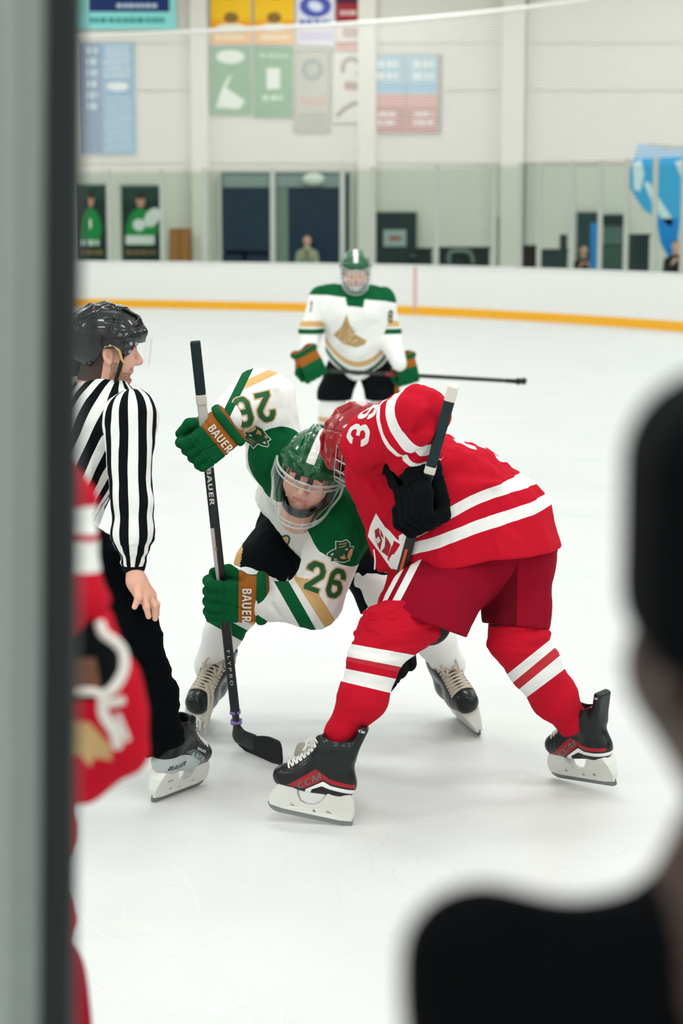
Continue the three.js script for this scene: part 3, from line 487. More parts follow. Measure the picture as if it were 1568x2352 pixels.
// Head: y up, face towards +z, origin in the middle of the skull
function makeHead(key, o = {}) {
  return once('head' + key, () => {
    const list = [egg(V(0, 0.028, -0.012), 0.076, 0.096, 0.098), egg(V(0, -0.052, 0.024), 0.06, 0.07, 0.064), ball(V(0, -0.102, 0.06), 0.023), ball(V(0.038, -0.03, 0.052), 0.034), ball(V(-0.038, -0.03, 0.052), 0.034), bone(V(-0.038, 0.026, 0.072), V(0.038, 0.026, 0.072), 0.018, 0.018), bone(V(0, -0.06, -0.02), V(0, -0.19, -0.05), 0.058, 0.064)];
    const skull = blend(list, 0.03), nose = blend([bone(V(0, 0.016, 0.088), V(0, -0.026, 0.112), 0.009, 0.0135), ball(V(0.012, -0.031, 0.1), 0.0095), ball(V(-0.012, -0.031, 0.1), 0.0095)], 0.012);
    const lips = blend([bone(V(-0.02, -0.0605, 0.078), V(0.02, -0.0605, 0.078), 0.0085, 0.0085), bone(V(-0.016, -0.06, 0.086), V(0.016, -0.06, 0.086), 0.006, 0.006), bone(V(-0.016, -0.076 - (o.open ?? 0), 0.08), V(0.016, -0.076 - (o.open ?? 0), 0.08), 0.009, 0.009)], 0.008);
    const mouth = bone(V(-0.017, -0.068 - (o.open ?? 0) / 2, 0.09), V(0.017, -0.068 - (o.open ?? 0) / 2, 0.09), 0.003 + (o.open ?? 0) * 0.55, 0.003 + (o.open ?? 0) * 0.55);
    const sockets = [ball(V(0.031, 0.006, 0.1), 0.02), ball(V(-0.031, 0.006, 0.1), 0.02)], eyes = [ball(V(0.031, 0.005, 0.071), 0.0135), ball(V(-0.031, 0.005, 0.071), 0.0135)];
    const ears = [1, -1].map((k) => blend([egg(V(k * 0.08, -0.004, -0.012), 0.008, 0.034, 0.021, new THREE.Quaternion().setFromEuler(new THREE.Euler(-0.2, k * -0.45, 0))), ball(V(k * 0.076, -0.032, -0.004), 0.009)], 0.01)), concha = [1, -1].map((k) => ball(V(k * 0.091, -0.008, -0.004), 0.0125));
    skull.lo = skull.lo.map((a, i) => a - 0.02); skull.hi = skull.hi.map((a) => a + 0.02);
    const f = shaped(skull, (x, y, z) => {
      let d = smin(skull(x, y, z), nose(x, y, z), 0.014); d = smin(d, lips(x, y, z), 0.008);
      for (const s of sockets) d = smax(d, -s(x, y, z), 0.018);
      for (const e of eyes) d = smin(d, e(x, y, z), 0.004);
      for (let k = 0; k < 2; k++) d = smin(d, smax(ears[k](x, y, z), -concha[k](x, y, z), 0.006), 0.01);
      return smax(d, -mouth(x, y, z), 0.004);
    });
    const s = surface(f, 0.0034), browF = (x, y, z) => Math.max(Math.abs(y - 0.03 + 0.25 * Math.abs(Math.abs(x) - 0.034)) - 0.006, Math.abs(Math.abs(x) - 0.034) - 0.022, 0.05 - z);
    const hairF = (x, y, z) => Math.max(-(y - (z > 0.04 ? 0.085 : z > -0.02 ? 0.005 + 0.6 * Math.max(0, z) : -0.1)), -1), eyeF = (x, y, z) => Math.min(eyes[0](x, y, z), eyes[1](x, y, z)) - 0.0012;
    const irisF = (x, y, z) => Math.hypot(Math.abs(x) - 0.03, y - 0.003) - 0.006, lipF = (x, y, z) => Math.max(lips(x, y, z) - 0.0012, 0.07 - z), beardF = (x, y, z) => Math.max(Math.min(Math.max(y + 0.062 + 0.5 * Math.max(0, 0.03 - z) * 0 - (z < 0.045 ? 0.03 : 0), -0.145 - y), Math.max(Math.abs(y + 0.05) - 0.006, 0.07 - z)), 0.004 - z);
    return painted(s, [browF, hairF, eyeF, irisF, lipF, beardF], (v, x, y, z) => v[2] < 0 && z > 0.07 ? (o.closed ? (y < 0.002 ? lin(0x5a3a30) : o.skin ?? C.skin) : v[3] < 0 ? C.iris : C.eye) : v[4] < 0 ? C.lip : v[0] < 0 ? (o.hair ?? C.hair) : o.beard && v[5] < 0 && y < -0.03 ? (() => { const k = Math.min(0.85, Math.max(0.2, 0.55 + 0.5 * nz(x * 170, y * 170, z * 170) + 0.25 * nz(x * 50, y * 50, z * 50))); return (o.skin ?? C.skin).map((q, i) => q + (o.beard[i] - q) * k); })() : v[1] < 0 && Math.abs(x) < 0.083 && !(Math.abs(x) > 0.072 && y < 0.035 && z > -0.04) ? (o.hair ?? C.hair) : o.skin ?? C.skin);
  });
}
// Helmet on that head
function makeHelmet(parent, matrix, key, o) {
  const g = part('helmet', parent);
  const geo = once('helmet' + key, () => {
    const line = [[-0.16, -0.062], [-0.06, -0.06], [-0.032, 0.012], [0.018, 0.016], [0.04, -0.012], [0.062, 0.0], [0.08, 0.036], [0.16, 0.042]];
    const low = (z) => { for (let i = 1; i < line.length; i++) if (z < line[i][0]) { const [a, b] = [line[i - 1], line[i]]; return b[1] + (a[1] - b[1]) * Math.max(0, (b[0] - z) / (b[0] - a[0])); } return 0.04; };
    const outer = egg(V(0, 0.038, -0.006), 0.107, 0.112, 0.133), inner = egg(V(0, 0.036, -0.006), 0.095, 0.1, 0.12);
    const onShell = (ang, lat, k = 1) => V(0.107 * k * Math.sin(ang) * Math.cos(lat), 0.038 + 0.112 * k * Math.sin(lat), -0.006 + 0.133 * k * Math.cos(ang) * Math.cos(lat));
    const ridges = [], vents = [];
    for (const s of [-1, 1]) {
      for (let i = 0; i < 5; i++) { const a = 0.35 + i * 0.42; ridges.push(bone(V(s * 0.034, 0.038 + 0.112 * Math.sin(a) * 0.95, -0.006 + 0.133 * Math.cos(a) * 0.95), V(s * 0.036, 0.038 + 0.112 * Math.sin(a + 0.42) * 0.95, -0.006 + 0.133 * Math.cos(a + 0.42) * 0.95), 0.0075, 0.0075)); }
      ridges.push(bone(onShell(s * 0.35, 0.3, 0.97), onShell(s * 1.3, 0.12, 0.97), 0.007, 0.007), bone(onShell(s * 1.3, 0.12, 0.97), onShell(s * 2.5, 0.15, 0.97), 0.007, 0.006));
      vents.push(bone(onShell(s * 0.62, 0.75), onShell(s * 1.0, 1.0), 0.0085, 0.006), bone(onShell(s * 0.62, 0.46), onShell(s * 0.95, 0.42), 0.008, 0.006), bone(onShell(s * 1.35, 0.62), onShell(s * 1.75, 0.62), 0.008, 0.006), bone(onShell(s * 2.2, 0.75), onShell(s * 2.5, 0.5), 0.009, 0.007));
    }
    const top = blend([outer, ...ridges], 0.02);
    const f = shaped(top, (x, y, z) => {
      let d = top(x, y, z);
      for (const v of vents) d = smax(d, -v(x, y, z), 0.005);
      d += 0.0035 * Math.max(0, 1 - Math.abs(z + 0.012 - 0.25 * Math.max(0, y - 0.05)) / 0.004);          // gap between the front and rear shell
      return smax(smax(d, -inner(x, y, z), 0.003), low(z) - y, 0.004);
    });
    f.lo = [-0.14, -0.1, -0.17]; f.hi = [0.14, 0.19, 0.17];
    return painted(surface(f, 0.0036), [(x) => Math.abs(x) - 0.0145], (v, x, y, z) => o.stripe && v[0] < 0 && y > 0.085 ? C.white : o.color);
  });
  obj('shell', geo, SHELL, g);
  const arc = (y, th, rx, rz) => V(Math.sin(th) * rx, y, Math.cos(th) * rz);
  if (o.face === 'visor' || o.face === 'half') {
    const top = o.face === 'half' ? 0.052 : 0.034, bot = o.face === 'half' ? -0.045 : -0.142, T = o.face === 'half' ? 1.32 : 1.36, n = 40, m = 14, P = [], I = [];
    const rx = (s) => o.face === 'half' ? 0.113 : 0.122 - 0.02 * Math.max(0, s - 0.55) / 0.45, rz = (s) => o.face === 'half' ? 0.148 : 0.158 - 0.012 * s * s, low = (th) => o.face === 'half' ? 0.02 * Math.pow(Math.abs(th) / T, 4) * -0.4 + (Math.abs(th) < 0.25 ? 0.01 : 0) : 0.055 * Math.pow(Math.abs(th) / T, 2.5);
    const pt = (a, b) => { const th = -T + 2 * T * a, y = top + (bot + low(th) - top) * b; return arc(y, th, rx(b), rz(b)); };
    for (let j = 0; j <= m; j++) for (let i = 0; i <= n; i++) P.push(...pt(i / n, j / m).toArray());
    for (let j = 0; j < m; j++) for (let i = 0; i < n; i++) { const a = j * (n + 1) + i; I.push(a, a + n + 1, a + 1, a + 1, a + n + 1, a + n + 2); }
    const q = new THREE.BufferGeometry(); q.setAttribute('position', new THREE.Float32BufferAttribute(P, 3)); q.setIndex(I); q.computeVertexNormals();
    obj('visor', q, phys({ color: 0xffffff, transmission: 1, thickness: 0, roughness: 0.03, ior: 1.45, side: THREE.DoubleSide }), g);
    const edge = (b, r) => tube(Array.from({ length: 25 }, (_, i) => pt(i / 24, b)), r, false, 6, 60), clear = phys({ color: 0xeef4f4, transmission: 0.55, roughness: 0.15, ior: 1.4 });
    if (o.face === 'visor') {
      obj('visor_frame', [edge(0.02, 0.0045), edge(0.13, 0.003), edge(0.99, 0.005), edge(0.9, 0.003), tube(Array.from({ length: 9 }, (_, i) => pt(0, i / 8)), 0.005, false, 6, 24), tube(Array.from({ length: 9 }, (_, i) => pt(1, i / 8)), 0.005, false, 6, 24), ...[0.22, 0.36, 0.5, 0.64, 0.78].map((a) => tube([pt(a, 0.86), pt(a, 0.93), pt(a, 1)], 0.004, false, 6, 8)), ...[0.3, 0.42, 0.58, 0.7].map((a) => tube([pt(a, 0.01), pt(a, 0.07), pt(a, 0.14)], 0.003, false, 6, 8))], clear, g);
      obj('chin_cup', new THREE.SphereGeometry(0.05, 20, 12, 0, Math.PI * 2, Math.PI * 0.45, Math.PI * 0.5).scale(1.15, 0.8, 0.95).translate(0, -0.1, 0.056), std(0x2c373b, 0.5), g);
      for (const s of [-1, 1]) obj('visor_clip', rbox(0.018, 0.03, 0.012, 0.003, s * 0.022, 0.04, 0.15), std(0x0a1112, 0.4), g);
    } else {
      for (const s of [1, -1]) for (const [th, y] of [[1.2, 0.036], [1.2, 0.01], [1.05, 0.036]]) obj('visor_screw', new THREE.CylinderGeometry(0.006, 0.006, 0.01, 12).rotateZ(Math.PI / 2).rotateY(-0.2 * s).translate(Math.sin(th) * 0.115 * s, y, Math.cos(th) * 0.15), std(0x9aa0a0, 0.3, { metalness: 0.7 }), g);
      for (const s of [1, -1]) obj('ear_loop', tube([[s * 0.1, 0.018, -0.03], [s * 0.102, 0.024, -0.005], [s * 0.1, 0.01, 0.02], [s * 0.096, -0.02, 0.034], [s * 0.092, -0.03, 0.045]], 0.0045, false, 6), std(0xc9ae72, 0.6), g);
    }
  }
  if (o.face === 'cage') {
    const list = [], R = 0.0026, P = (y, th) => arc(y, th, 0.108 - 0.03 * Math.max(0, -y - 0.06) / 0.08, 0.15 - 0.012 * Math.max(0, -y - 0.05) / 0.08);
    const H = (y, T) => tube(Array.from({ length: 17 }, (_, i) => P(y + 0.03 * Math.pow(Math.abs(i / 8 - 1), 2.5), -T + 2 * T * i / 16)), R, false, 5, 40);
    for (const y of [0.036, 0.012, -0.03, -0.055, -0.08, -0.105, -0.135]) list.push(H(y, 1.35));
    for (const th of [-1.3, -1.0, -0.72, -0.45, -0.15, 0.15, 0.45, 0.72, 1.0, 1.3]) list.push(tube([0.036, 0.0, -0.04, -0.08, -0.11, -0.135].map((y) => P(y + 0.03 * Math.pow(Math.abs(th / 1.35), 2.5), th)), R, false, 5, 20));
    obj('cage', list, std(o.cage ?? 0xc4cacb, 0.3, { metalness: 0.75 }), g);
    obj('chin_cup', new THREE.SphereGeometry(0.045, 18, 10, 0, Math.PI * 2, Math.PI * 0.45, Math.PI * 0.5).scale(1, 0.7, 0.8).translate(0, -0.085, 0.075), std(0xdfe3e2, 0.5), g);
  }
  obj('chin_strap', tube([[0.094, -0.005, 0.036], [0.086, -0.05, 0.03], [0.07, -0.088, 0.025], [0.035, -0.125, 0.03], [0, -0.134, 0.034], [-0.035, -0.125, 0.03], [-0.07, -0.088, 0.025], [-0.086, -0.05, 0.03], [-0.094, -0.005, 0.036]], 0.0065, false, 6), std(0x0c1315, 0.8), g);
  place(g, matrix); return g;
}
// head and helmet frame: centre of the skull, direction of the face, direction of the crown
const headFrame = (c, face, crown) => { const z = face.clone().normalize(), x = crown.clone().cross(z).normalize(), y = z.clone().cross(x); return new THREE.Matrix4().makeBasis(x, y, z).setPosition(c); };
// hidden body under the clothes joined with the bare head (and hands): one skin mesh
function makeBody(parent, bones, head, headM, extra = [], skin = C.skin) {
  const s = plain(surface(blend(bones, 0.06), 0.02)).toNonIndexed(), n = s.attributes.position.count; s.setAttribute('color', new THREE.Float32BufferAttribute(new Float32Array(n * 3).fill(0).map((_, i) => skin[i % 3]), 3));
  const list = [s, head.clone().applyMatrix4(headM), ...extra];
  return obj('body', mergeGeometries(list.map((g) => { const h = g.index ? g.toNonIndexed() : g; for (const k of Object.keys(h.attributes)) if (!['position', 'normal', 'color'].includes(k)) h.deleteAttribute(k); return h; })), SKIN, parent);
}
function makeStick(name, label, butt, heel, toe, up, o) {
  const t = thing(name, label, 'hockey stick'), dir = heel.clone().sub(butt), L = dir.length(); dir.normalize();
  const bl = toe.clone().sub(heel), face = V(...(o.faceTo ?? [0, 0.25, 1])), zf = face.addScaledVector(dir, -face.dot(dir)).normalize(), side = dir.clone().negate().cross(zf).normalize(), m = new THREE.Matrix4().makeBasis(side, dir.clone().negate(), zf).setPosition(heel);
  const seg = (n, a, b, w, d, mat, r = 0.006) => { const g = rbox(w, (b - a) * L, d, r, 0, (1 - (a + b) / 2) * L, 0, 3); const q = obj(n, g, mat, t); q.applyMatrix4(m); return q; };
  for (const [n, a, b, w, d, mat] of o.segs) seg(n, a, b, w, d, mat);
  // blade: a curved, tapering plate from heel to toe
  const N = 26, P = [], I = [], len = bl.length();
  for (let i = 0; i <= N; i++) {
    const u = i / N, c = heel.clone().addScaledVector(bl, u).addScaledVector(up, 0), h = o.bladeH * (0.62 + 0.38 * THREE.MathUtils.smoothstep(u, 0, 0.7)) * (u > 0.86 ? Math.sqrt(Math.max(0.05, 1 - ((u - 0.86) / 0.14) ** 2 * 0.85)) : 1), nrm = bl.clone().cross(up).normalize(), bow = nrm.clone().multiplyScalar(0.02 * u * u * len / 0.3);
    const lowY = 0.012 * Math.max(0, 1 - u * 6) + 0.006 * Math.max(0, (u - 0.8) * 5), th = 0.006;
    for (const [y, s] of [[lowY, -1], [lowY, 1], [h * 0.5, 1.3], [h, 1], [h, -1], [h * 0.5, -1.3]]) P.push(...c.clone().add(bow).addScaledVector(up, y).addScaledVector(nrm, s * th).toArray());
    if (i) for (let e = 0; e < 6; e++) { const a = (i - 1) * 6 + e, b = (i - 1) * 6 + (e + 1) % 6, cc = i * 6 + (e + 1) % 6, d = i * 6 + e; I.push(a, d, b, b, d, cc); }
  }
  for (const o2 of [0, N * 6]) for (let e = 1; e < 5; e++) o2 ? I.push(o2, o2 + e + 1, o2 + e) : I.push(0, e, e + 1);
  let g = new THREE.BufferGeometry(); g.setAttribute('position', new THREE.Float32BufferAttribute(P, 3)); g.setIndex(I); g = g.toNonIndexed(); g.computeVertexNormals();
  obj('blade', g, o.bladeMat, t);
  // neck that joins shaft and blade
  const bn = bl.clone().cross(up).normalize(), h0 = heel.clone().addScaledVector(up, 0.021);
  obj('hosel', plain(surface(blend([bone(heel.clone().addScaledVector(dir, -0.17), heel.clone().addScaledVector(dir, -0.06), 0.0165, 0.018, [bn, 0.7]), bone(heel.clone().addScaledVector(dir, -0.06), heel.clone().addScaledVector(bl, 0.3).addScaledVector(up, o.bladeH * 0.62), 0.02, 0.02, [bn, 0.5]), bone(h0.clone().addScaledVector(dir, -0.02), h0.clone().addScaledVector(bl, 0.4), 0.019, 0.016, [bn, 0.5])], 0.035), 0.004)), o.neckMat ?? o.bladeMat, t);
  t.userData.m = m; t.userData.L = L;
  t.userData = { label: t.userData.label, category: t.userData.category };
  return { t, m, L };
}
const word = (txt, color, w = 512, h = 128, font = 'bold 104px sans-serif', sq = 1) => canvas(w, h, (g) => { g.clearRect(0, 0, w, h); g.fillStyle = color; g.font = font; g.textAlign = 'center'; g.textBaseline = 'middle'; g.save(); g.translate(w / 2, h / 2 + 6); const m = g.measureText(txt).width; g.scale((w * 0.94) / m, sq); g.fillText(txt, 0, 0); g.restore(); });
// block numerals with a coloured edge, as polygons
function blockNumber(txt, fill, edge) {
  const run = { 1: [[[0.15, 0.22], [0.5, 0], [0.5, 1]]], 2: [[[0, 0.32], [0, 0.2], [0.26, 0], [0.74, 0], [1, 0.2], [1, 0.4], [0.06, 0.96]], [[-0.12, 1], [1.12, 1]]], 3: [[[0, 0.28], [0, 0.2], [0.26, 0], [0.74, 0], [1, 0.18], [1, 0.36], [0.8, 0.49], [0.4, 0.49]], [[0.6, 0.49], [0.8, 0.49], [1, 0.62], [1, 0.82], [0.74, 1], [0.26, 1], [0, 0.8], [0, 0.72]]], 6: [[[1, 0.3], [1, 0.18], [0.74, 0], [0.26, 0], [0, 0.18], [0, 0.82], [0.26, 1], [0.74, 1], [1, 0.82], [1, 0.66], [0.76, 0.48], [0, 0.48]]], 8: [[[0.26, 0], [0.74, 0], [1, 0.16], [1, 0.34], [0.8, 0.49], [0.2, 0.49], [0, 0.34], [0, 0.16], [0.26, 0], [0.5, 0]], [[0.5, 0.49], [0.8, 0.49], [1, 0.64], [1, 0.84], [0.74, 1], [0.26, 1], [0, 0.84], [0, 0.64], [0.2, 0.49], [0.5, 0.49]]], 9: [[[0, 0.7], [0, 0.82], [0.26, 1], [0.74, 1], [1, 0.82], [1, 0.18], [0.74, 0], [0.26, 0], [0, 0.18], [0, 0.36], [0.24, 0.53], [1, 0.53]]] };
  return canvas(512, 384, (g, w, h) => {
    g.clearRect(0, 0, w, h); g.lineCap = 'butt'; g.lineJoin = 'bevel';
    const n = txt.length, dw = 120, dh = 250, gap = 100, x0 = (w - n * dw - (n - 1) * gap) / 2, y0 = (h - dh) / 2;
    for (const [lw, c, e] of [[76, edge, 14], [50, fill, 0]]) { if (!c) continue; g.strokeStyle = c; g.lineWidth = lw; [...txt].forEach((ch, i) => { for (const line of run[ch]) { g.beginPath(); line.forEach(([a, b], k) => { let x = x0 + i * (dw + gap) + a * dw, y = y0 + b * dh; const q = k === 0 ? line[1] : k === line.length - 1 ? line[k - 1] : null; if (q && e) { const dx = (a - q[0]) * dw, dy = (b - q[1]) * dh, l = Math.hypot(dx, dy); x += dx / l * e; y += dy / l * e; } k ? g.lineTo(x, y) : g.moveTo(x, y); }); g.stroke(); } }); }
  });
}
// crest: plumed helm beside a round shield, light outline
const crest = canvas(512, 512, (g, w, h) => {
  g.clearRect(0, 0, w, h); const P = (pts, f, s, l) => { g.beginPath(); pts.forEach(([x, y], i) => i ? g.lineTo(x * w, y * h) : g.moveTo(x * w, y * h)); g.closePath(); if (f) { g.fillStyle = f; g.fill(); } if (s) { g.strokeStyle = s; g.lineWidth = l; g.lineJoin = 'round'; g.stroke(); } };
  P([[0.06, 0.52], [0.2, 0.42], [0.36, 0.36], [0.38, 0.1], [0.55, 0.13], [0.72, 0.08], [0.82, 0.2], [0.82, 0.36], [0.94, 0.36], [0.9, 0.56], [0.76, 0.86], [0.56, 0.9], [0.34, 0.82], [0.14, 0.8], [0.18, 0.66], [0.08, 0.62]], '#0a4a2b', '#dfe8e0', 14);
  g.fillStyle = '#d9b27f'; g.beginPath(); g.ellipse(0.8 * w, 0.62 * h, 0.085 * w, 0.21 * h, 0.38, 0, 7); g.fill(); g.strokeStyle = '#0a3a24'; g.lineWidth = 9; g.stroke();
  g.strokeStyle = '#d9b27f'; g.lineWidth = 12; g.beginPath(); g.moveTo(0.46 * w, 0.22 * h); g.quadraticCurveTo(0.6 * w, 0.24 * h, 0.74 * w, 0.18 * h); g.stroke(); g.beginPath(); g.moveTo(0.46 * w, 0.33 * h); g.quadraticCurveTo(0.58 * w, 0.34 * h, 0.68 * w, 0.27 * h); g.stroke();
  P([[0.44, 0.68], [0.56, 0.66], [0.6, 0.58], [0.66, 0.78], [0.54, 0.78]], '#c79a62'); P([[0.24, 0.74], [0.32, 0.7], [0.38, 0.76], [0.3, 0.79]], '#c79a62'); P([[0.16, 0.56], [0.28, 0.5], [0.24, 0.6]], '#dfe8e0'); P([[0.64, 0.42], [0.76, 0.4], [0.7, 0.48]], '#dfe8e0');
});

// ---------- player in red, seen from behind his left side ----------
const B = (a, b, ra, rb, fl) => bone(at(...a), at(...b), ra, rb, fl);
const across = (a, b, inside) => { const d = 6.6, f = plane3(at(...a, d), at(...b, d), at(...a, d + 0.5), at(...inside, d)); return f; };   // plane through two points of the photo and the line of sight between; negative on the inside
const bandOf = (f, a, b) => (x, y, z) => Math.abs(f(x, y, z) - (a + b) / 2) - (b - a) / 2;
const folds = (amp, fx, fy, fz, o = 0) => (x, y, z) => { const n = nz(x * fx + o, y * fy + 3.1, z * fz), m = nz(x * fx * 2.3 + 7, y * fy * 2.1 + o, z * fz * 2.2); return amp * (1.3 * n - 0.5 * Math.abs(m) + 0.35 * m); };
{
  const t = thing('person', 'hockey player in red uniform bent over at the face-off, back to us', 'person');
  // jersey
  const torso = blend([B([930, 1105, 6.7], [1040, 1150, 6.68], 0.175, 0.195), B([1040, 1150, 6.68], [1135, 1200, 6.66], 0.195, 0.178), B([900, 1160, 6.72], [932, 1290, 6.75], 0.105, 0.09), B([1135, 1200, 6.66], [1165, 1300, 6.64], 0.178, 0.185), B([965, 1250, 6.72], [990, 1340, 6.72], 0.13, 0.13), B([1030, 1230, 6.64], [1080, 1330, 6.62], 0.185, 0.2), B([1200, 1180, 6.66], [1232, 1290, 6.64], 0.075, 0.07), B([1035, 1240, 6.6], [1160, 1285, 6.6], 0.165, 0.165), B([866, 1082, 6.66], [930, 1100, 6.7], 0.105, 0.17), B([900, 1060, 6.94], [960, 1110, 6.75], 0.115, 0.17)], 0.05);
  const S = [862, 1015, 6.54], E = [964, 954, 6.34], W = [940, 1050, 6.44];
  const arm = blend([B(S, E, 0.112, 0.09), B(E, W, 0.088, 0.068), B([992, 1035, 6.42], [1004, 1045, 6.43], 0.033, 0.024)], 0.03);
  const armFar = blend([B([900, 1060, 6.94], [950, 1290, 7.0], 0.105, 0.085), B([950, 1290, 7.0], [890, 1460, 6.9], 0.085, 0.06)], 0.03);
  const hem = plane3(at(915, 1318, 6.5), at(1284, 1262, 6.6), at(1090, 1275, 6.9), at(1050, 1150, 6.66)), wob = folds(0.011, 9, 5, 9), fine = folds(0.0045, 22, 10, 22, 4);
  const both = blend([torso, arm, armFar], 0.035);
  const drape = (x, y, z) => { const h = hem(x, y, z); return Math.max(0, 1 + h / 0.3) * 0.014 * Math.sin((x * 0.9 + z * 0.8) * 30 + 2.2 * nz(x * 6, y * 3, z * 6)); };
  const j = shaped(both, (x, y, z) => { const a = arm(x, y, z), w = wob(x, y, z) + fine(x, y, z), tc = smax(torso(x, y, z) + w + (a > 0.03 ? drape(x, y, z) * 0.6 : 0), hem(x, y, z) + 0.006 * Math.sin((x + z) * 22), 0.01); return smin(smin(tc, a + w, 0.035), armFar(x, y, z) + w, 0.035); });
  const cr = creases([crease(at(785, 1065, 6.57), at(905, 1030, 6.43), 0.018, 0.018), crease(at(795, 1095, 6.58), at(890, 1062, 6.45), 0.016, -0.018), crease(at(800, 1045, 6.57), at(870, 1000, 6.44), 0.015, -0.012), crease(at(885, 935, 6.45), at(905, 1010, 6.42), 0.014, -0.016), crease(at(900, 985, 6.38), at(990, 930, 6.21), 0.02, 0.016), crease(at(905, 1008, 6.36), at(1000, 962, 6.21), 0.015, -0.02), crease(at(918, 1030, 6.36), at(1008, 995, 6.24), 0.018, 0.018), crease(at(925, 1045, 6.36), at(1012, 1025, 6.29), 0.013, -0.016), crease(at(940, 900, 6.3), at(1000, 905, 6.24), 0.016, -0.01), crease(at(1000, 1100, 6.5), at(1100, 1050, 6.52), 0.022, -0.018), crease(at(1010, 1130, 6.48), at(1170, 1105, 6.5), 0.024, 0.016), crease(at(1060, 1085, 6.5), at(1190, 1090, 6.54), 0.018, -0.012), crease(at(1040, 1180, 6.47), at(1030, 1250, 6.45), 0.014, -0.012), crease(at(820, 1130, 6.58), at(860, 1200, 6.56), 0.014, -0.012), crease(at(850, 1120, 6.55), at(885, 1190, 6.55), 0.014, 0.01), crease(at(1225, 1190, 6.56), at(1222, 1262, 6.54), 0.014, -0.014), crease(at(1190, 1190, 6.52), at(1180, 1262, 6.5), 0.014, 0.011)]);
  const j2 = shaped(j, (x, y, z) => j(x, y, z) + cr(x, y, z)), js = surface(j2, 0.0085), own = (x, y, z) => arm(x, y, z) - torso(x, y, z) + 0.004, sA = at(...S), sD = at(...E).sub(sA), sl = sD.length(), along = plane(sA, sD);
  const level = (a, b, c, w) => { const [p, q, r] = [a, b, c].map(([u, v]) => at(u, v, 6.5)); return (x, y) => { const t = p.y * (x - q.x) * (x - r.x) / ((p.x - q.x) * (p.x - r.x)) + q.y * (x - p.x) * (x - r.x) / ((q.x - p.x) * (q.x - r.x)) + r.y * (x - p.x) * (x - q.x) / ((r.x - p.x) * (r.x - q.x)); return Math.abs(y - t) - w; }; };
  const curveHem = (x, y, z) => -hem(x, y, z) - 0.02 * Math.sin(Math.max(0, (x - 0.1) * 3));
  const panel = poly2([[845, 1242], [850, 1215], [863, 1178], [884, 1212], [912, 1235], [935, 1246], [916, 1322], [900, 1316]].map(([u, v]) => { const p = at(u, v, 6.6); return [p.x, p.y]; }));
  const rib = poly2([[904, 1238], [918, 1244], [894, 1290], [898, 1304], [890, 1292]].map(([u, v]) => { const p = at(u, v, 6.6); return [p.x, p.y]; }));
  const geo = painted(js, [own, bandOf(along, 0.165, 0.185), bandOf(along, 0.212, 0.26), level([930, 1268], [1100, 1203], [1255, 1163], 0.021), level([945, 1228], [1100, 1142], [1230, 1112], 0.02), (x, y) => panel(x, y), (x, y) => rib(x, y)],
    (v, x, y, z) => v[0] < 0 ? (v[1] < 0 || v[2] < 0 ? C.white : C.red) : v[5] < 0 && x < at(905, 1200, 6.6).x + 0.03 ? (v[6] < 0 ? C.red : C.white) : (v[3] < 0 || v[4] < 0) && x > at(915, 1200, 6.6).x ? C.white : C.red);
  const jersey = obj('jersey', geo, CLOTH, t);
  decal('sleeve_number', jersey, at(840, 977, 6.46), V(-0.4, 0.5, 0.8), V(-0.75, 0.35, -0.2), 0.19, 0.143, blockNumber('39', '#e6e6e2'), 0.16);
  decal('back_number', jersey, at(1092, 1012, 6.78), V(0.25, 0.9, -0.35), V(-0.8, 0.4, 0.2), 0.34, 0.26, blockNumber('39', '#e9e9e6'), 0.2);
  decal('front_crest', jersey, at(877, 1243, 6.64), V(-0.25, 0, 1), V(0.25, 1, 0), 0.085, 0.1, canvas(256, 320, (g, w, h) => { g.clearRect(0, 0, w, h); g.fillStyle = '#a3142b'; for (const p of [[[0.1, 0.2], [0.3, 0.02], [0.32, 0.26], [0.46, 0.5], [0.44, 0.92], [0.2, 0.6]], [[0.6, 0.28], [0.92, 0.52], [0.86, 1], [0.5, 0.94], [0.62, 0.72]], [[0.36, 0.06], [0.5, 0.3], [0.5, 0.42], [0.38, 0.3]]]) { g.beginPath(); p.forEach(([x, y], i) => i ? g.lineTo(x * w, y * h) : g.moveTo(x * w, y * h)); g.closePath(); g.fill(); } g.fillStyle = '#e6e6e2'; g.fillRect(w * 0.24, h * 0.42, w * 0.1, h * 0.24); g.fillRect(w * 0.19, h * 0.5, w * 0.2, h * 0.08); }), 0.3);
  // shorts
  const pel = B([1130, 1250, 6.64], [1180, 1265, 6.66], 0.14, 0.13), lL = blend([B([1085, 1285, 6.61], [985, 1395, 6.48], 0.135, 0.138), B([985, 1395, 6.48], [955, 1480, 6.43], 0.144, 0.15)], 0.04), lR = blend([B([1190, 1260, 6.7], [1185, 1400, 6.62], 0.135, 0.108), B([1185, 1400, 6.62], [1182, 1520, 6.58], 0.106, 0.108)], 0.04);
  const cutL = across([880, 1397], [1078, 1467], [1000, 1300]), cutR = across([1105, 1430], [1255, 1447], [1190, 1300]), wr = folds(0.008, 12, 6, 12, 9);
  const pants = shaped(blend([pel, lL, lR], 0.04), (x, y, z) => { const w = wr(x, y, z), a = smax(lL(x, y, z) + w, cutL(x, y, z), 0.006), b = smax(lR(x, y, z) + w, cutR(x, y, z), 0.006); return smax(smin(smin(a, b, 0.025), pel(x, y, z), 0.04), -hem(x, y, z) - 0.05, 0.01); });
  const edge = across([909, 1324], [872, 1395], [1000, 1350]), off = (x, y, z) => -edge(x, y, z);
  const split = across([1188, 1300], [1186, 1440], [1250, 1350]);
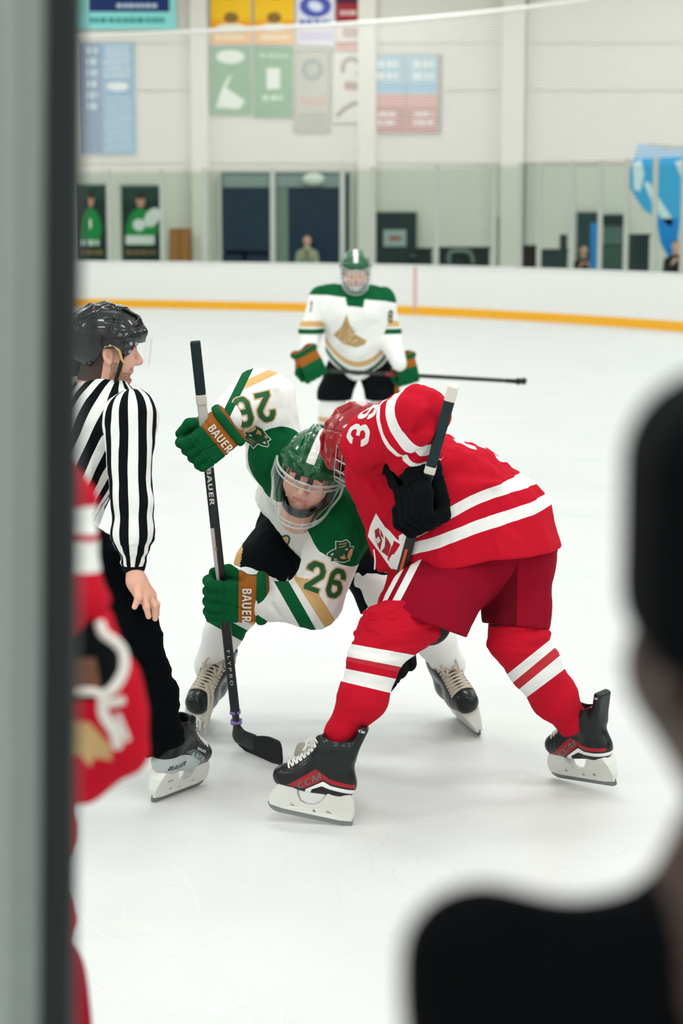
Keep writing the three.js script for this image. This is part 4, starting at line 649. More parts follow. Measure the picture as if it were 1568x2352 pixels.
  obj('shorts', painted(surface(pants, 0.009), [bandOf(off, -0.004, 0.011), bandOf(off, 0.026, 0.05), (x, y, z) => lL(x, y, z) - lR(x, y, z), split], (v, x, y, z) => v[2] < 0 && (v[0] < 0 || v[1] < 0) && z > -6.56 ? C.white : v[2] > 0 && v[3] > 0 ? lin(0x640817) : C.wine), CLOTH, t);
  // socks
  const sock = (pts, bands, name, r0) => {
    const b = blend(pts.slice(1).map((p, i) => B(pts[i].slice(0, 3), p.slice(0, 3), pts[i][3], p[3])), 0.03), w = folds(0.014, 9, 30, 9, r0), end = plane(at(...pts.at(-1).slice(0, 3)), at(...pts.at(-1).slice(0, 3)).sub(at(...pts.at(-2).slice(0, 3))));
    const f = shaped(b, (x, y, z) => smax(b(x, y, z) + w(x, y, z) * Math.min(1, Math.max(0.12, (y - 0.42) * 4)), end(x, y, z), 0.006));
    obj(name, painted(surface(f, 0.0075), bands.map(([a, c]) => (x, y, z) => a(x, y, z) * c(x, y, z)), (v) => v.some((q, i) => i < 2 && q < 0) ? C.white : v[2] < 0 ? lin(0xc2343f) : C.red), CLOTH, t);
  };
  const cutline = (a, b, inside) => across(a, b, inside);
  sock([[955, 1425, 6.44, 0.095], [893, 1455, 6.39, 0.1], [862, 1510, 6.37, 0.083], [834, 1600, 6.36, 0.08], [780, 1688, 6.36, 0.048], [780, 1715, 6.36, 0.044]],
    [[cutline([812, 1480], [925, 1500], [870, 1600]), cutline([806, 1510], [920, 1532], [870, 1600])], [cutline([796, 1536], [912, 1560], [850, 1650]), cutline([788, 1566], [905, 1594], [850, 1650])], [cutline([806, 1510], [920, 1532], [870, 1600]), cutline([804, 1520], [920, 1545], [870, 1600])]], 'sock', 2);
  sock([[1184, 1440, 6.6, 0.08], [1188, 1464, 6.6, 0.098], [1226, 1528, 6.63, 0.088], [1272, 1600, 6.69, 0.079], [1316, 1660, 6.73, 0.053], [1324, 1676, 6.73, 0.047]],
    [[cutline([1175, 1540], [1262, 1470], [1300, 1600]), cutline([1192, 1556], [1274, 1488], [1300, 1600])], [cutline([1205, 1572], [1296, 1497], [1320, 1640]), cutline([1220, 1594], [1316, 1522], [1320, 1640])], [cutline([1192, 1556], [1274, 1488], [1300, 1600]), cutline([1205, 1572], [1296, 1497], [1320, 1640])]], 'sock', 5);
  // dark back of the knee between shorts and sock
  obj('knee_guard', plain(surface(blend([B([975, 1425, 6.46], [985, 1432, 6.46], 0.085, 0.075)], 0.02), 0.012)), std(0x0c1215, 0.8), t);
  obj('knee_guard', plain(surface(blend([B([1182, 1425, 6.61], [1182, 1440, 6.6], 0.088, 0.088)], 0.02), 0.012)), std(0x0c1215, 0.8), t);
  const s1 = makeSkate(t, skateFrame(ice(783, 1896), at(641, 1866, 6.3), V(0.4, 1, -0.1), 0.96), 'red'), s2 = makeSkate(t, skateFrame(at(1432, 1810, 6.62), ice(1254, 1782), V(-0.13, 1, 0), 0.97), 'red');
  const mark = word('CCM', '#5d6663', 256, 96, 'italic bold 90px sans-serif'), small = word('CCM', '#e8ecea', 256, 96, 'italic bold 90px sans-serif');
  for (const s of [s1, s2]) { bootPrint(s, 0.03, 0.115, -1, 0.1, 0.032, 0.62, mark); bootPrint(s, -0.113, 0.318, -1, 0.034, 0.013, -0.1, small); }
  const hm = headFrame(at(841, 1026, 6.78), V(-0.45, -0.85, 0.05), V(-0.8, 0.45, -0.3)).multiply(new THREE.Matrix4().makeScale(1.04, 1.04, 1.04));
  makeHelmet(t, hm, 'red', { color: lin(0x9c1220), face: 'cage', cage: 0xaeb4b5 });
  makeBody(t, [B([930, 1105, 6.7], [1140, 1220, 6.66], 0.12, 0.13), B([860, 1050, 6.8], [930, 1105, 6.7], 0.06, 0.1), B(S, E, 0.05, 0.045), B(E, W, 0.045, 0.035), B([1090, 1265, 6.56], [893, 1455, 6.39], 0.08, 0.06), B([893, 1455, 6.4], [790, 1680, 6.4], 0.05, 0.022), B([1190, 1260, 6.7], [1188, 1462, 6.6], 0.08, 0.06), B([1188, 1462, 6.6], [1318, 1665, 6.75], 0.055, 0.035), B([900, 1060, 6.94], [950, 1290, 7.0], 0.05, 0.04), B([950, 1290, 7.0], [890, 1460, 6.9], 0.04, 0.03)], makeHead('red', {}), hm);
  obj('drawstring', tube([at(858, 1262, 6.5), at(861, 1285, 6.5), at(860, 1308, 6.5)], 0.0028, false, 5), std(0xe6dedb, 0.9), t);
  // stick and gloves
  const butt = at(1042, 884, 6.2), heel = ice(795, 1768), toe = heel.clone().add(V(-0.2, 0, -0.14)); heel.y = 0.004; toe.y = 0.004;
  const black = std(0x12191b, 0.5), tape = std(0x1d3034, 0.95), wtape = std(0xe6e3da, 0.95);
  const st = makeStick('hockey_stick', 'black and orange hockey stick held by the red player', butt, heel, toe, V(0.05, 1, 0), { bladeH: 0.065, bladeMat: std(0xd9d4c6, 0.95), neckMat: black, segs: [['butt_tape', 0, 0.035, 0.036, 0.03, wtape], ['grip_tape', 0.03, 0.19, 0.035, 0.027, tape], ['tape_band', 0.185, 0.205, 0.037, 0.029, wtape], ['shaft', 0.2, 0.9, 0.033, 0.022, black]] });
  const onStick = (k) => butt.clone().lerp(heel, k), orange = std(0xe2561c, 0.5);
  const stripe = (a, b, w, x, mat, n = 'shaft_print') => { for (const s of [-1, 1]) { const q = obj(n, box(w, (b - a) * st.L, 0.0012, x, (1 - (a + b) / 2) * st.L, s * 0.0112), mat, st.t); q.applyMatrix4(st.m); } };
  stripe(0.235, 0.3, 0.009, -0.004, orange); stripe(0.39, 0.5, 0.009, -0.004, orange); stripe(0.52, 0.62, 0.009, -0.004, orange);
  stripe(0.27, 0.3, 0.006, 0.004, wtape);
  const axis = butt.clone().sub(heel).normalize(), gl = { main: lin(0x060c0f), band: lin(0x0a1115), trim: lin(0x060c0f), palm: lin(0x080e12) };
  const g1 = makeGlove(t, frame(onStick(0.29), V(-0.2, 0.85, -0.3), axis), 'black', gl); g1.scale.multiplyScalar(1.12);
  obj('trim', [tube([[-0.03, -0.085, 0.06], [-0.045, -0.04, 0.063], [-0.04, 0, 0.063]], 0.003, false, 5), tube([[0.09, -0.07, 0.074], [0.11, -0.02, 0.076], [0.1, 0.04, 0.076]], 0.003, false, 5)], std(0xb03038, 0.8), g1);
  makeGlove(t, frame(onStick(0.735), V(0.5, 0.5, -0.4), axis), 'black', gl);
}

// ---------- centre in white and green, number 26, facing us ----------
{
  const t = thing('person', 'hockey player number 26 in white and green bent low, facing us', 'person');
  const SR = [640, 1048, 7.2], ER = [602, 922, 7.22], WR = [516, 962, 7.0], SL = [788, 1197, 7.1], EL = [722, 1384, 7.03], WL = [618, 1385, 7.07];
  const torso = blend([B(SR, [705, 1110, 7.24], 0.115, 0.15), B(SL, [715, 1120, 7.24], 0.12, 0.15), B([705, 1115, 7.24], [690, 1195, 7.4], 0.155, 0.15), B([690, 1195, 7.4], [735, 1190, 7.6], 0.15, 0.165), B([660, 1150, 7.34], [690, 1250, 7.38], 0.12, 0.085), B([735, 1190, 7.6], [740, 1230, 7.66], 0.165, 0.17)], 0.05);
  const armR = blend([B(SR, ER, 0.112, 0.1), B(ER, WR, 0.098, 0.07)], 0.08), armL = blend([B(SL, EL, 0.112, 0.094), B(EL, WL, 0.092, 0.07)], 0.035);
  const both = blend([torso, armR, armL], 0.03), cut = across([592, 1160], [702, 1292], [720, 1150]), wob = folds(0.009, 9, 7, 9, 2), fine = folds(0.004, 24, 12, 24, 6);
  const cut2 = (x, y, z) => Math.min(armL(x, y, z) - 0.03 < 0 ? -1 : 1, 1) < 0 ? -1 : cut(x, y, z);
  const tc = shaped(torso, (x, y, z) => smax(torso(x, y, z), cut(x, y, z), 0.008));
  const j = shaped(both, (x, y, z) => smin(smin(tc(x, y, z), armR(x, y, z), 0.03), armL(x, y, z), 0.03) + wob(x, y, z) + fine(x, y, z));
  const cr = creases([crease(at(690, 1335, 6.95), at(745, 1380, 6.93), 0.012, -0.011), crease(at(655, 1370, 6.98), at(700, 1400, 6.96), 0.012, 0.009), crease(at(625, 1390, 6.99), at(660, 1440, 6.99), 0.011, -0.011), crease(at(735, 1260, 6.97), at(700, 1310, 7.0), 0.013, -0.011), crease(at(580, 1050, 7.12), at(660, 1040, 7.08), 0.013, 0.009), crease(at(585, 1075, 7.14), at(650, 1070, 7.1), 0.013, -0.01), crease(at(640, 985, 7.12), at(672, 1030, 7.12), 0.013, -0.01), crease(at(620, 1120, 7.2), at(660, 1220, 7.24), 0.016, -0.011), crease(at(640, 1120, 7.16), at(690, 1240, 7.2), 0.016, 0.01), crease(at(505, 930, 6.97), at(545, 985, 6.98), 0.011, -0.01), crease(at(800, 1180, 6.98), at(825, 1260, 7.02), 0.012, 0.009)]);
  const j2 = shaped(j, (x, y, z) => j(x, y, z) + cr(x, y, z)), js = surface(j2, 0.008), yoke = blend([bone(at(640, 1052, 7.12), at(690, 1100, 7.2), 0.118, 0.135), bone(at(795, 1222, 7.04), at(760, 1140, 7.16), 0.128, 0.13), bone(at(690, 1090, 7.22), at(770, 1140, 7.22), 0.13, 0.13)], 0.03);
  const yk = (x, y, z) => yoke(x, y, z), ownR = (x, y, z) => armR(x, y, z) - Math.min(torso(x, y, z), armL(x, y, z)), ownL = (x, y, z) => armL(x, y, z) - Math.min(torso(x, y, z), armR(x, y, z));
  const fG = across([576, 858], [541, 930], [640, 900]), fT = across([556, 898], [628, 864], [610, 960]), l1 = across([675, 1322], [738, 1422], [800, 1250]), l2 = across([640, 1342], [698, 1444], [800, 1250]);
  const geo = painted(js, [yk, ownR, ownL, bandOf(fG, 0, 0.03), bandOf(fT, 0.002, 0.03), bandOf(l1, -0.04, 0.006), bandOf(l2, -0.036, 0.01)],
    (v, x, y, z) => v[1] < 0 && y > at(0, 985, 7.1).y ? (v[3] < 0 ? C.green : v[4] < 0 && fG(x, y, z) < 0 ? C.tan : v[0] < 0 ? C.green : C.white) : v[2] < 0 && y < at(0, 1325, 7).y ? (v[5] < 0 ? C.tan : v[6] < 0 ? C.green : C.white) : v[0] < 0 ? C.green : C.white);
  const jersey = obj('jersey', geo, CLOTH, t);
  const num = blockNumber('26', '#0d5a33', '#d9ab78');
  decal('sleeve_number', jersey, at(748, 1333, 6.95), V(0.12, 0.05, 1), V(0.32, 0.95, 0), 0.185, 0.139, num, 0.16);
  decal('sleeve_number', jersey, at(586, 942, 7.14), V(0.0, 0.12, 1), V(0.25, -0.97, 0), 0.185, 0.139, num, 0.34);
  decal('shoulder_crest', jersey, at(783, 1268, 6.96), V(0.15, 0.1, 1), V(-0.1, 1, 0), 0.115, 0.1, crest, 0.16);
  decal('shoulder_crest', jersey, at(592, 1006, 7.12), V(-0.1, 0.1, 1), V(-0.62, -0.7, 0), 0.115, 0.1, crest, 0.3);
  decal('front_emblem', jersey, at(655, 1243, 7.28), V(-0.1, -0.1, 1), V(0.5, 1, 0), 0.06, 0.095, canvas(128, 192, (g, w, h) => { g.clearRect(0, 0, w, h); g.fillStyle = '#d9b27f'; g.strokeStyle = '#0d5a33'; g.lineWidth = 14; g.beginPath(); g.ellipse(w * 0.4, h * 0.5, w * 0.3, h * 0.42, 0.2, 0, 7); g.fill(); g.stroke(); }), 0.5);
  // shorts
  const pel = B([690, 1205, 7.62], [790, 1215, 7.62], 0.16, 0.16), lR = blend([B([690, 1205, 7.62], [612, 1300, 7.42], 0.15, 0.115), B([612, 1300, 7.42], [580, 1390, 7.36], 0.112, 0.11)], 0.04), lL = blend([B([790, 1215, 7.62], [868, 1320, 7.44], 0.15, 0.115), B([868, 1320, 7.44], [900, 1400, 7.38], 0.112, 0.11)], 0.04);
  const cR = across([546, 1301], [668, 1346], [640, 1200]), cL = across([842, 1398], [905, 1328], [800, 1250]), w = folds(0.008, 12, 7, 12, 3);
  obj('shorts', painted(surface(shaped(blend([pel, lR, lL], 0.04), (x, y, z) => smin(smin(smax(lR(x, y, z) + w(x, y, z), cR(x, y, z), 0.006), smax(lL(x, y, z) + w(x, y, z), cL(x, y, z), 0.006), 0.03), pel(x, y, z), 0.04)), 0.009), [across([560, 1210], [543, 1320], [640, 1250])], (v, x, y, z) => v[0] > -0.008 && y < 0.75 && x < -0.3 ? C.tan : C.black), CLOTH, t);
  decal('lettering', t.children.at(-1), at(896, 1313, 7.3), V(0, 0.1, 1), V(0.1, 1, 0), 0.05, 0.024, word('DU', '#b08a5a', 192, 96, 'bold 84px sans-serif'), 0.3);
  const sock = (pts, bands, o) => {
    const b = blend(pts.slice(1).map((p, i) => B(pts[i].slice(0, 3), p.slice(0, 3), pts[i][3], p[3])), 0.03), q = pts.map((p) => at(...p.slice(0, 3))), end = plane(q.at(-1), q.at(-1).clone().sub(q.at(-2))), f = folds(0.006, 12, 16, 12, o);
    obj('sock', painted(surface(shaped(b, (x, y, z) => smax(b(x, y, z) + f(x, y, z) * 0.5, end(x, y, z), 0.01)), 0.0075), bands.map(([a, c]) => (x, y, z) => a(x, y, z) * c(x, y, z)), (v) => v[0] < 0 ? C.green : v[1] < 0 ? C.tan : C.white), CLOTH, t);
  };
  sock([[625, 1318, 7.38, 0.08], [582, 1352, 7.34, 0.085], [514, 1450, 7.46, 0.073], [484, 1525, 7.54, 0.058], [478, 1550, 7.57, 0.046]], [[across([486, 1404], [576, 1452], [470, 1520]), across([500, 1442], [565, 1478], [470, 1520])], [across([520, 1392], [590, 1428], [470, 1520]), across([516, 1400], [586, 1440], [470, 1520])]], 1);
  sock([[855, 1330, 7.4, 0.08], [892, 1368, 7.36, 0.085], [1000, 1470, 7.47, 0.078], [1030, 1525, 7.54, 0.06], [1036, 1550, 7.57, 0.048]], [[across([930, 1480], [985, 1420], [1050, 1540]), across([945, 1490], [1000, 1435], [1050, 1540])], [across([915, 1465], [970, 1400], [1050, 1540]), across([920, 1470], [976, 1405], [1050, 1540])]], 8);
  const t1 = ice(424, 1696), t2 = ice(1104, 1692);
  const k1 = makeSkate(t, skateFrame(t1.clone().add(V(0.06, 0, -0.29)), t1, V(0.34, 1, 0.02), 1.13), 'dark'), k2 = makeSkate(t, skateFrame(t2.clone().add(V(-0.07, 0, -0.29)), t2, V(-0.4, 1, 0.02), 1.13), 'dark');
  obj('hanging_lace', [tube([at(472, 1568, 7.22), at(480, 1600, 7.2), at(478, 1640, 7.2), at(470, 1672, 7.2)], 0.006, false, 6), tube([at(484, 1568, 7.22), at(488, 1605, 7.2), at(480, 1645, 7.2), at(474, 1670, 7.2)], 0.006, false, 6), tube([at(472, 1668, 7.2), at(471, 1686, 7.2)], 0.003, false, 5)], std(0xc2b9aa, 0.9), t);
  const hm = headFrame(at(713, 1086, 6.98), V(-0.2, -0.26, 0.93), V(0.28, 0.9, 0.28)).multiply(new THREE.Matrix4().makeScale(1.08, 1.08, 1.08));
  makeHelmet(t, hm, 'green', { color: lin(0x0f5c35), stripe: true, face: 'visor' });
  makeBody(t, [B([705, 1115, 7.24], [735, 1200, 7.6], 0.1, 0.11), B([712, 1090, 7.1], [708, 1120, 7.24], 0.055, 0.09), B(SR, ER, 0.045, 0.04), B(ER, WR, 0.04, 0.03), B(SL, EL, 0.045, 0.04), B(EL, WL, 0.04, 0.03), B([690, 1205, 7.62], [582, 1352, 7.36], 0.07, 0.05), B([582, 1352, 7.38], [482, 1535, 7.54], 0.045, 0.025), B([790, 1215, 7.62], [892, 1368, 7.38], 0.07, 0.05), B([892, 1368, 7.4], [1034, 1535, 7.54], 0.045, 0.025)], makeHead('green', { closed: true, hair: lin(0x4a3526) }), hm);
  // stick
  const butt = at(448, 784, 6.86), heel = ice(549, 1722), toe = ice(655, 1764); heel.y = 0.006; toe.y = 0.006;
  const black = std(0x0d1416, 0.45), tape = std(0x1b2c30, 0.95), pale = std(0xcfd0ca, 0.6);
  const st = makeStick('hockey_stick', 'black hockey stick of player 26 with its taped blade flat on the ice', butt, heel, toe, V(0.1, 1, -0.1), { bladeH: 0.086, bladeMat: std(0x0a1012, 0.95), neckMat: black, segs: [['grip_tape', 0, 0.122, 0.036, 0.028, tape], ['tape_band', 0.12, 0.145, 0.038, 0.029, std(0xd9d6cd, 0.95)], ['upper_shaft', 0.143, 0.3, 0.034, 0.022, pale], ['shaft', 0.29, 0.91, 0.035, 0.023, black], ['purple_tape', 0.9, 0.908, 0.042, 0.03, std(0x8a78b8, 0.9)], ['purple_tape', 0.925, 0.934, 0.044, 0.034, std(0x8a78b8, 0.9)]] });
  const axis = butt.clone().sub(heel).normalize(), on = (v) => { let a = 0, b = 1; for (let i = 0; i < 30; i++) { const m = (a + b) / 2, p = butt.clone().lerp(heel, m), yc = ((p.y - EYE) * CT + -p.z * -ST * -1), zc = 0; const d = V(p.x, p.y - EYE, p.z), up = d.y * CT + -d.z * ST * 1, fw = -d.z * CT - d.y * ST; (1176 - FOCAL * up / fw) < v ? a = m : b = m; } return (a + b) / 2; };
  const lettering = (tex, v0, v1, w) => { const a = on(v0), b = on(v1), q = obj('lettering', new THREE.PlaneGeometry((b - a) * st.L, w).rotateZ(-Math.PI / 2).translate(0, (1 - (a + b) / 2) * st.L, 0.0125), printMat(tex), st.t); q.applyMatrix4(st.m); };
  lettering(word('BAUER', '#e9ecea', 512, 128, 'bold 118px sans-serif', 1.05), 1068, 1160, 0.024); lettering(word('F L Y P R O', '#dfe3e1', 512, 96, '84px sans-serif'), 1486, 1574, 0.017);
  const wedge = (v0, v1, w, x, mat) => { const a = on(v0), b = on(v1), q = obj('shaft_print', box(w, (b - a) * st.L, 0.0012, x, (1 - (a + b) / 2) * st.L, 0.0118), mat, st.t); q.applyMatrix4(st.m); };
  wedge(1210, 1420, 0.012, -0.01, std(0xc9cac5, 0.5)); wedge(1230, 1440, 0.003, -0.003, std(0x7d1f1c, 0.5)); wedge(1255, 1262, 0.008, -0.004, std(0xd9a521, 0.5));
  const col = { main: C.green, band: C.bronze, trim: lin(0x8b4f26), palm: lin(0xb08a5a) }, txt = word('BAUER', '#f0ece2', 512, 128, 'bold 118px sans-serif', 1.05);
  const p1 = butt.clone().lerp(heel, on(1012)), p2 = butt.clone().lerp(heel, on(1371));
  makeGlove(t, frame(p1.clone().add(V(-0.02, -0.02, 0)), V(0.78, 0.6, -0.05), axis), 'green', col, { text: txt }).scale.multiplyScalar(0.86); makeGlove(t, frame(p2, V(1, -0.02, -0.05), axis), 'green', col, { text: txt }).scale.multiplyScalar(0.97);
}

// ---------- linesman in stripes ----------
{
  const t = thing('person', 'linesman in black and white stripes and black helmet, hand on knee', 'person');
  const S = [300, 955, 6.5], E = [300, 1150, 6.43], W = [304, 1298, 6.43];
  const arm = blend([B(S, E, 0.088, 0.066), B(E, [303, 1225, 6.42], 0.066, 0.068), B([303, 1225, 6.42], W, 0.066, 0.036)], 0.03);
  const torso = blend([B([300, 960, 6.52], [235, 945, 6.66], 0.08, 0.1), B([235, 945, 6.66], [196, 925, 6.8], 0.1, 0.11), B([232, 975, 6.66], [165, 1080, 6.68], 0.135, 0.14), B([230, 925, 6.67], [214, 892, 6.7], 0.1, 0.088), B([165, 1080, 6.68], [112, 1200, 6.7], 0.14, 0.15), B([196, 905, 6.8], [172, 940, 6.86], 0.11, 0.1)], 0.05);
  const armFar = blend([B([175, 935, 6.88], [210, 1120, 6.95], 0.085, 0.066), B([210, 1120, 6.95], [170, 1290, 6.95], 0.066, 0.04)], 0.03);
  const both = blend([torso, arm, armFar], 0.03), hem = plane(at(118, 1215, 6.7), at(100, 1260, 6.7).sub(at(165, 1080, 6.68))), wob = folds(0.008, 10, 7, 10, 5), cuffs = folds(0.012, 6, 34, 6, 8);
  const j = shaped(both, (x, y, z) => smax(smax(both(x, y, z) + wob(x, y, z) + (y < at(0, 1235, 6.43).y && arm(x, y, z) < 0.05 ? cuffs(x, y, z) * 0.6 : 0), hem(x, y, z), 0.01), at(0, 1318, 6.43).y - y, 0.004));
  // stripes run along the spine and along the sleeve
  const ring = (a, b, ref) => { const o = at(...a), d = at(...b).sub(o).normalize(), e1 = ref.clone().addScaledVector(d, -ref.dot(d)).normalize(), e2 = d.clone().cross(e1); return (x, y, z) => { const p = V(x, y, z).sub(o); return Math.atan2(p.dot(e2), p.dot(e1)); }; };
  const rT = ring([250, 905, 6.68], [112, 1200, 6.7], V(-0.3, 0, -1)), rS = ring(S, [303, 1290, 6.43], V(0.1, 0, -1));
  const wT = (x, y, z) => Math.sin(rT(x, y, z) * 15 + 0.4 + 0.35 * nz(x * 9, y * 9, z * 9)), wS = (x, y, z) => Math.sin(rS(x, y, z) * 9 + 0.9 + 0.3 * nz(x * 8, y * 8, z * 8)), own = (x, y, z) => arm(x, y, z) - torso(x, y, z) + 0.012, cuff = (x, y, z) => y - at(0, 1298, 6.43).y;
  obj('striped_shirt', painted(surface(j, 0.0075), [own, wT, wS, cuff], (v, x, y, z) => v[3] < 0 && v[0] < 0 ? C.black : (v[0] < 0 ? v[2] : v[1]) > 0 ? C.white : C.black), CLOTH, t);
  // collar
  obj('collar', plain(surface(B([200, 868, 6.73], [236, 856, 6.68], 0.088, 0.078), 0.008)), matte(0x0a1013), t);
  // trousers
  const leg = blend([B([105, 1230, 6.7], [235, 1330, 6.58], 0.155, 0.118), B([235, 1330, 6.58], [302, 1445, 6.5], 0.112, 0.09), B([302, 1445, 6.5], [352, 1600, 6.52], 0.086, 0.078), B([352, 1600, 6.52], [378, 1722, 6.56], 0.077, 0.066), B([110, 1240, 6.74], [80, 1480, 6.95], 0.15, 0.1), B([80, 1480, 6.95], [30, 1730, 7.05], 0.09, 0.075)], 0.04), wr = folds(0.011, 8, 16, 8, 11);
  const floorCut = plane3(at(322, 1748, 6.5), at(418, 1712, 6.5), at(370, 1728, 7), at(350, 1600, 6.52));
  obj('trousers', plain(surface(shaped(leg, (x, y, z) => smax(leg(x, y, z) + wr(x, y, z), x > at(200, 1700, 6.6).x ? floorCut(x, y, z) : 0.14 - y, 0.008)), 0.0095)), matte(0x060a0d), t);
  const s = makeSkate(t, skateFrame(ice(362, 1840), ice(452, 1806), V(0.1, 1, 0.05), 0.98), 'silver');
  bootPrint(s, -0.07, 0.112, 1, 0.1, 0.026, 0, word('BAUER', '#1a2a33', 512, 128, 'italic bold 118px sans-serif')); bootPrint(s, 0.04, 0.12, 1, 0.085, 0.03, 0.5, word('APOR', '#aeb8b9', 320, 96, 'bold 90px sans-serif')); bootPrint(s, 0.06, 0.142, 1, 0.06, 0.014, 0.5, word('BAUER', '#e2e8e8', 256, 64, 'bold 60px sans-serif'));
  obj('lettering', new THREE.PlaneGeometry(0.03, 0.01).translate(-0.085, 0.078, 0.03), printMat(word('TUUK', '#222b2e', 256, 96, 'bold 90px sans-serif')), s);
  makeSkate(t, skateFrame(V(-1.2, 0, -7.1), V(-0.98, 0, -7.25), V(0, 1, 0), 1), 'silver');
  // head, helmet, hand
  const hm = headFrame(at(245, 805, 6.66), V(0.93, -0.1, -0.3), V(0.08, 1, 0)).multiply(new THREE.Matrix4().makeScale(1.03, 1.05, 1.03));
  makeHelmet(t, hm, 'black', { color: lin(0x0a1113), face: 'half' });
  const P = (u, v, d) => at(u, v, d), fin = (pts, r) => blend(pts.slice(1).map((p, i) => bone(P(...pts[i]), P(...p), r[i], r[i + 1])), 0.006);
  const hand = blend([bone(P(304, 1285, 6.43), P(313, 1335, 6.42), 0.03, 0.031, [V(1, 0, 0.2), 0.9]), bone(P(313, 1335, 6.42), P(328, 1368, 6.42), 0.033, 0.03), bone(P(320, 1340, 6.44), P(342, 1368, 6.46), 0.028, 0.026)], 0.02);
  const palmAndFingers = [hand, fin([[316, 1345, 6.4], [318, 1372, 6.375], [309, 1394, 6.37]], [0.017, 0.0125, 0.0095]), fin([[329, 1366, 6.405], [336, 1394, 6.385], [341, 1416, 6.39]], [0.0135, 0.0115, 0.0095]), fin([[340, 1366, 6.43], [354, 1392, 6.42], [356, 1421, 6.425]], [0.0135, 0.0115, 0.0095]), fin([[345, 1364, 6.46], [360, 1388, 6.46], [360, 1412, 6.47]], [0.0125, 0.0105, 0.009]), fin([[344, 1362, 6.48], [357, 1384, 6.485], [359, 1402, 6.49]], [0.0115, 0.0095, 0.008])];
  const W2 = P(170, 1288, 6.95), far = blend([bone(W2, W2.clone().add(V(0.03, -0.07, 0.01)), 0.03, 0.033, [V(0, 0, 1), 0.8]), ...[-0.026, -0.009, 0.009, 0.026].map((k, i) => bone(W2.clone().add(V(0.032, -0.075, 0.01 + k)), W2.clone().add(V(0.055, -0.145 + Math.abs(i - 1.4) * 0.012, 0.012 + k * 1.3)), 0.0115, 0.009)), bone(W2.clone().add(V(0.02, -0.035, 0.03)), W2.clone().add(V(0.05, -0.085, 0.062)), 0.0145, 0.01)], 0.008);
  const hg2 = painted(surface(far, 0.004), [], () => C.skin);
  const hg = painted(surface(blend(palmAndFingers, 0.005), 0.0028), [], () => C.skin);
  makeBody(t, [B([230, 860, 6.68], [225, 925, 6.68], 0.045, 0.05), B([225, 930, 6.68], [115, 1210, 6.7], 0.1, 0.11), B(S, E, 0.045, 0.038), B(E, W, 0.036, 0.026), B([115, 1235, 6.7], [302, 1445, 6.5], 0.07, 0.05), B([302, 1445, 6.5], [378, 1700, 6.56], 0.045, 0.03), B([115, 1235, 6.74], [80, 1480, 6.95], 0.07, 0.05), B([80, 1480, 6.95], [30, 1700, 7.05], 0.045, 0.03), B([196, 905, 6.8], [210, 1120, 6.95], 0.045, 0.035), B([210, 1120, 6.95], [172, 1280, 6.95], 0.035, 0.025)], makeHead('linesman', { beard: C.beard, open: 0.012 }), hm, [hg, hg2]);
}

